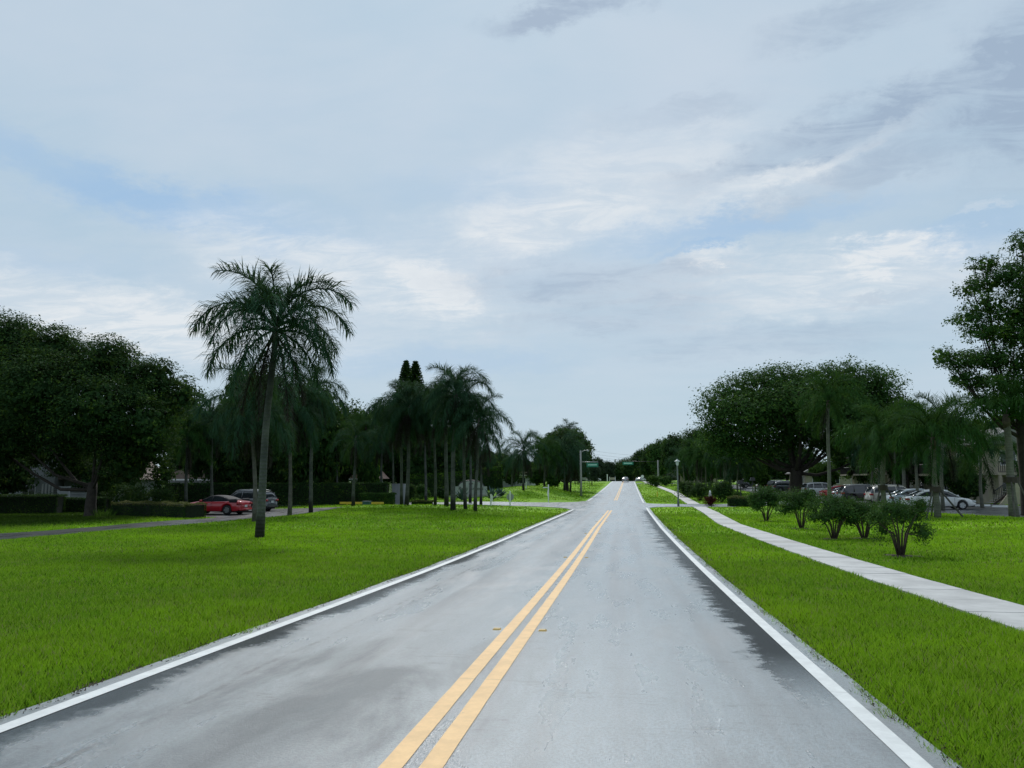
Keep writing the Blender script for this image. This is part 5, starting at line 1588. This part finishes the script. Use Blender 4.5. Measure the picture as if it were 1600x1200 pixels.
# ------------------------------------------------------------------ background trees
LB = 'trees in the left background'
for i, (u, Y, tv, w, lab, m) in enumerate((
    (-60, 75, 520, 260, 'dark tree beyond the house at the far left edge', M_LEAF), (-12, 61, 640, 150, 'dark low tree before the white house at the left edge', M_LEAF), (170, 66, 650, 150, 'dark low tree just behind the big left trunk', M_LEAF), (330, 82, 640, 110, 'dark rounded tree between the big left tree and lone palm', M_LEAF), (395, 86, 575, 150, 'large dark tree directly behind the lone palm', M_LEAF),
    (480, 80, 588, 130, 'large dark tree right behind the lone palm', M_LEAF), (540, 98, 628, 110, 'dark rounded tree left of the pale young palm', M_LEAF), (590, 104, 628, 90, 'dark tree left of the twin pines', M_LEAF), (568, 90, 668, 60, 'small leafy tree close in front of the pinkish roof', M_LEAF2),
    (640, 108, 652, 110, 'dark tree below the twin pines', M_LEAF), (700, 112, 660, 110, 'dark tree filling in behind the mound cluster', M_LEAF), (745, 128, 700, 90, 'dark tree behind the rightmost mound palm', M_LEAF),
    (280, 96, 600, 120, 'dark tree seen right of the big left crown', M_LEAF), (435, 100, 660, 120, 'low dark tree behind the grey estate car', M_LEAF2), (520, 112, 690, 90, 'low tree behind the tall hedge', M_LEAF2),
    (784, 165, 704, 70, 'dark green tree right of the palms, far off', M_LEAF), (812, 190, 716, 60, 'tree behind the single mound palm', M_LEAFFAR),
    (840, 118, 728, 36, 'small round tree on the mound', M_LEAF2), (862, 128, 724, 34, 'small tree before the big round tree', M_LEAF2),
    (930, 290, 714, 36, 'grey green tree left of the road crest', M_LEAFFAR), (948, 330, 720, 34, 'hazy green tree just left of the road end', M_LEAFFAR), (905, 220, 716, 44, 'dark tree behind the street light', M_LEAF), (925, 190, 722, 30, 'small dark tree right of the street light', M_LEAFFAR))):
    gen_tree(u, Y, tv, w, lab, LB, m, i, low=.12 if Y < 130 else .08)
tree('broadleaf_tree', 'big round dense tree beyond the grassy mound', 'tree', 885, 138,
     [(885, 700, 34, 28), (862, 705, 26, 26), (908, 704, 14, 24), (850, 725, 16, 22), (915, 722, 9, 20), (885, 690, 22, 16), (872, 688, 16, 13), (900, 691, 14, 14), (880, 728, 34, 20), (885, 715, 36, 26, -3)],
     30000, .24, M_LEAF, 2.0, .4, 77, group=LB, per=24, clump=.16, ragged=.1, fill=.2)
RB = 'trees along the right of the road'
for i, (u, Y, tv, w, lab, m) in enumerate((
    (962, 380, 722, 36, 'dark tree at the very end of the road, left one', M_LEAF), (975, 400, 716, 34, 'dark tree standing exactly at the road end', M_LEAF), (990, 330, 712, 36, 'dark tree right of the road end', M_LEAF),
    (1006, 290, 702, 44, 'dark tree right of the green hanging sign', M_LEAF), (1022, 250, 692, 50, 'dark tree above the pale clipped bush', M_LEAF), (1038, 220, 684, 54, 'rounded tree just left of the lamp post', M_LEAF2),
    (1062, 190, 676, 64, 'dark tree behind the lamp post', M_LEAF), (1088, 165, 668, 60, 'dark tree right of the lamp post', M_LEAF), (1108, 150, 676, 60, 'lighter tree below the left edge of the oak', M_LEAF2),
    (1140, 145, 690, 70, 'dark tree behind the pale thin palms', M_LEAF), (1420, 96, 624, 90, 'dark rounded tree right of the oak', M_LEAF), (1385, 118, 640, 100, 'dark tree between oak and nearest condo', M_LEAF),
    (1470, 104, 640, 100, 'dark tree behind the staked palm', M_LEAF), (1530, 88, 650, 110, 'leafy tree over the nearest condo roof', M_LEAFB), (1600, 84, 640, 120, 'leafy tree at the right edge behind the tall dark one', M_LEAF2),
    (1500, 72, 712, 74, 'round dark tree behind the white sedan', M_LEAF), (1440, 128, 650, 120, 'tree far behind the middle condo', M_LEAF), (1340, 132, 680, 90, 'tree behind the condo with pale posts', M_LEAF2),
    (1288, 128, 718, 44, 'small tree with yellow twigs right of the oak trunk', M_LEAFB), (1180, 128, 712, 46, 'small green tree left of the oak trunk', M_LEAFB), (1230, 175, 690, 90, 'dark tree far behind the oak', M_LEAF), (1160, 185, 696, 80, 'dark tree behind the low pale building', M_LEAF))):
    gen_tree(u, Y, tv, w, lab, RB, m, i + 1, low=.10)
# a far belt of woods that reads as one mass
g = np.random.default_rng(5)
lob = []
for k in range(150):
    a = math.radians(-62 + 124 * k / 149); r_ = 460 + g.uniform(-20, 60); x, y = math.sin(a) * r_, math.cos(a) * r_
    lob.append((x, y, Z(x, y) + g.uniform(3, 5), g.uniform(9, 15), g.uniform(9, 15), g.uniform(5, 9)))
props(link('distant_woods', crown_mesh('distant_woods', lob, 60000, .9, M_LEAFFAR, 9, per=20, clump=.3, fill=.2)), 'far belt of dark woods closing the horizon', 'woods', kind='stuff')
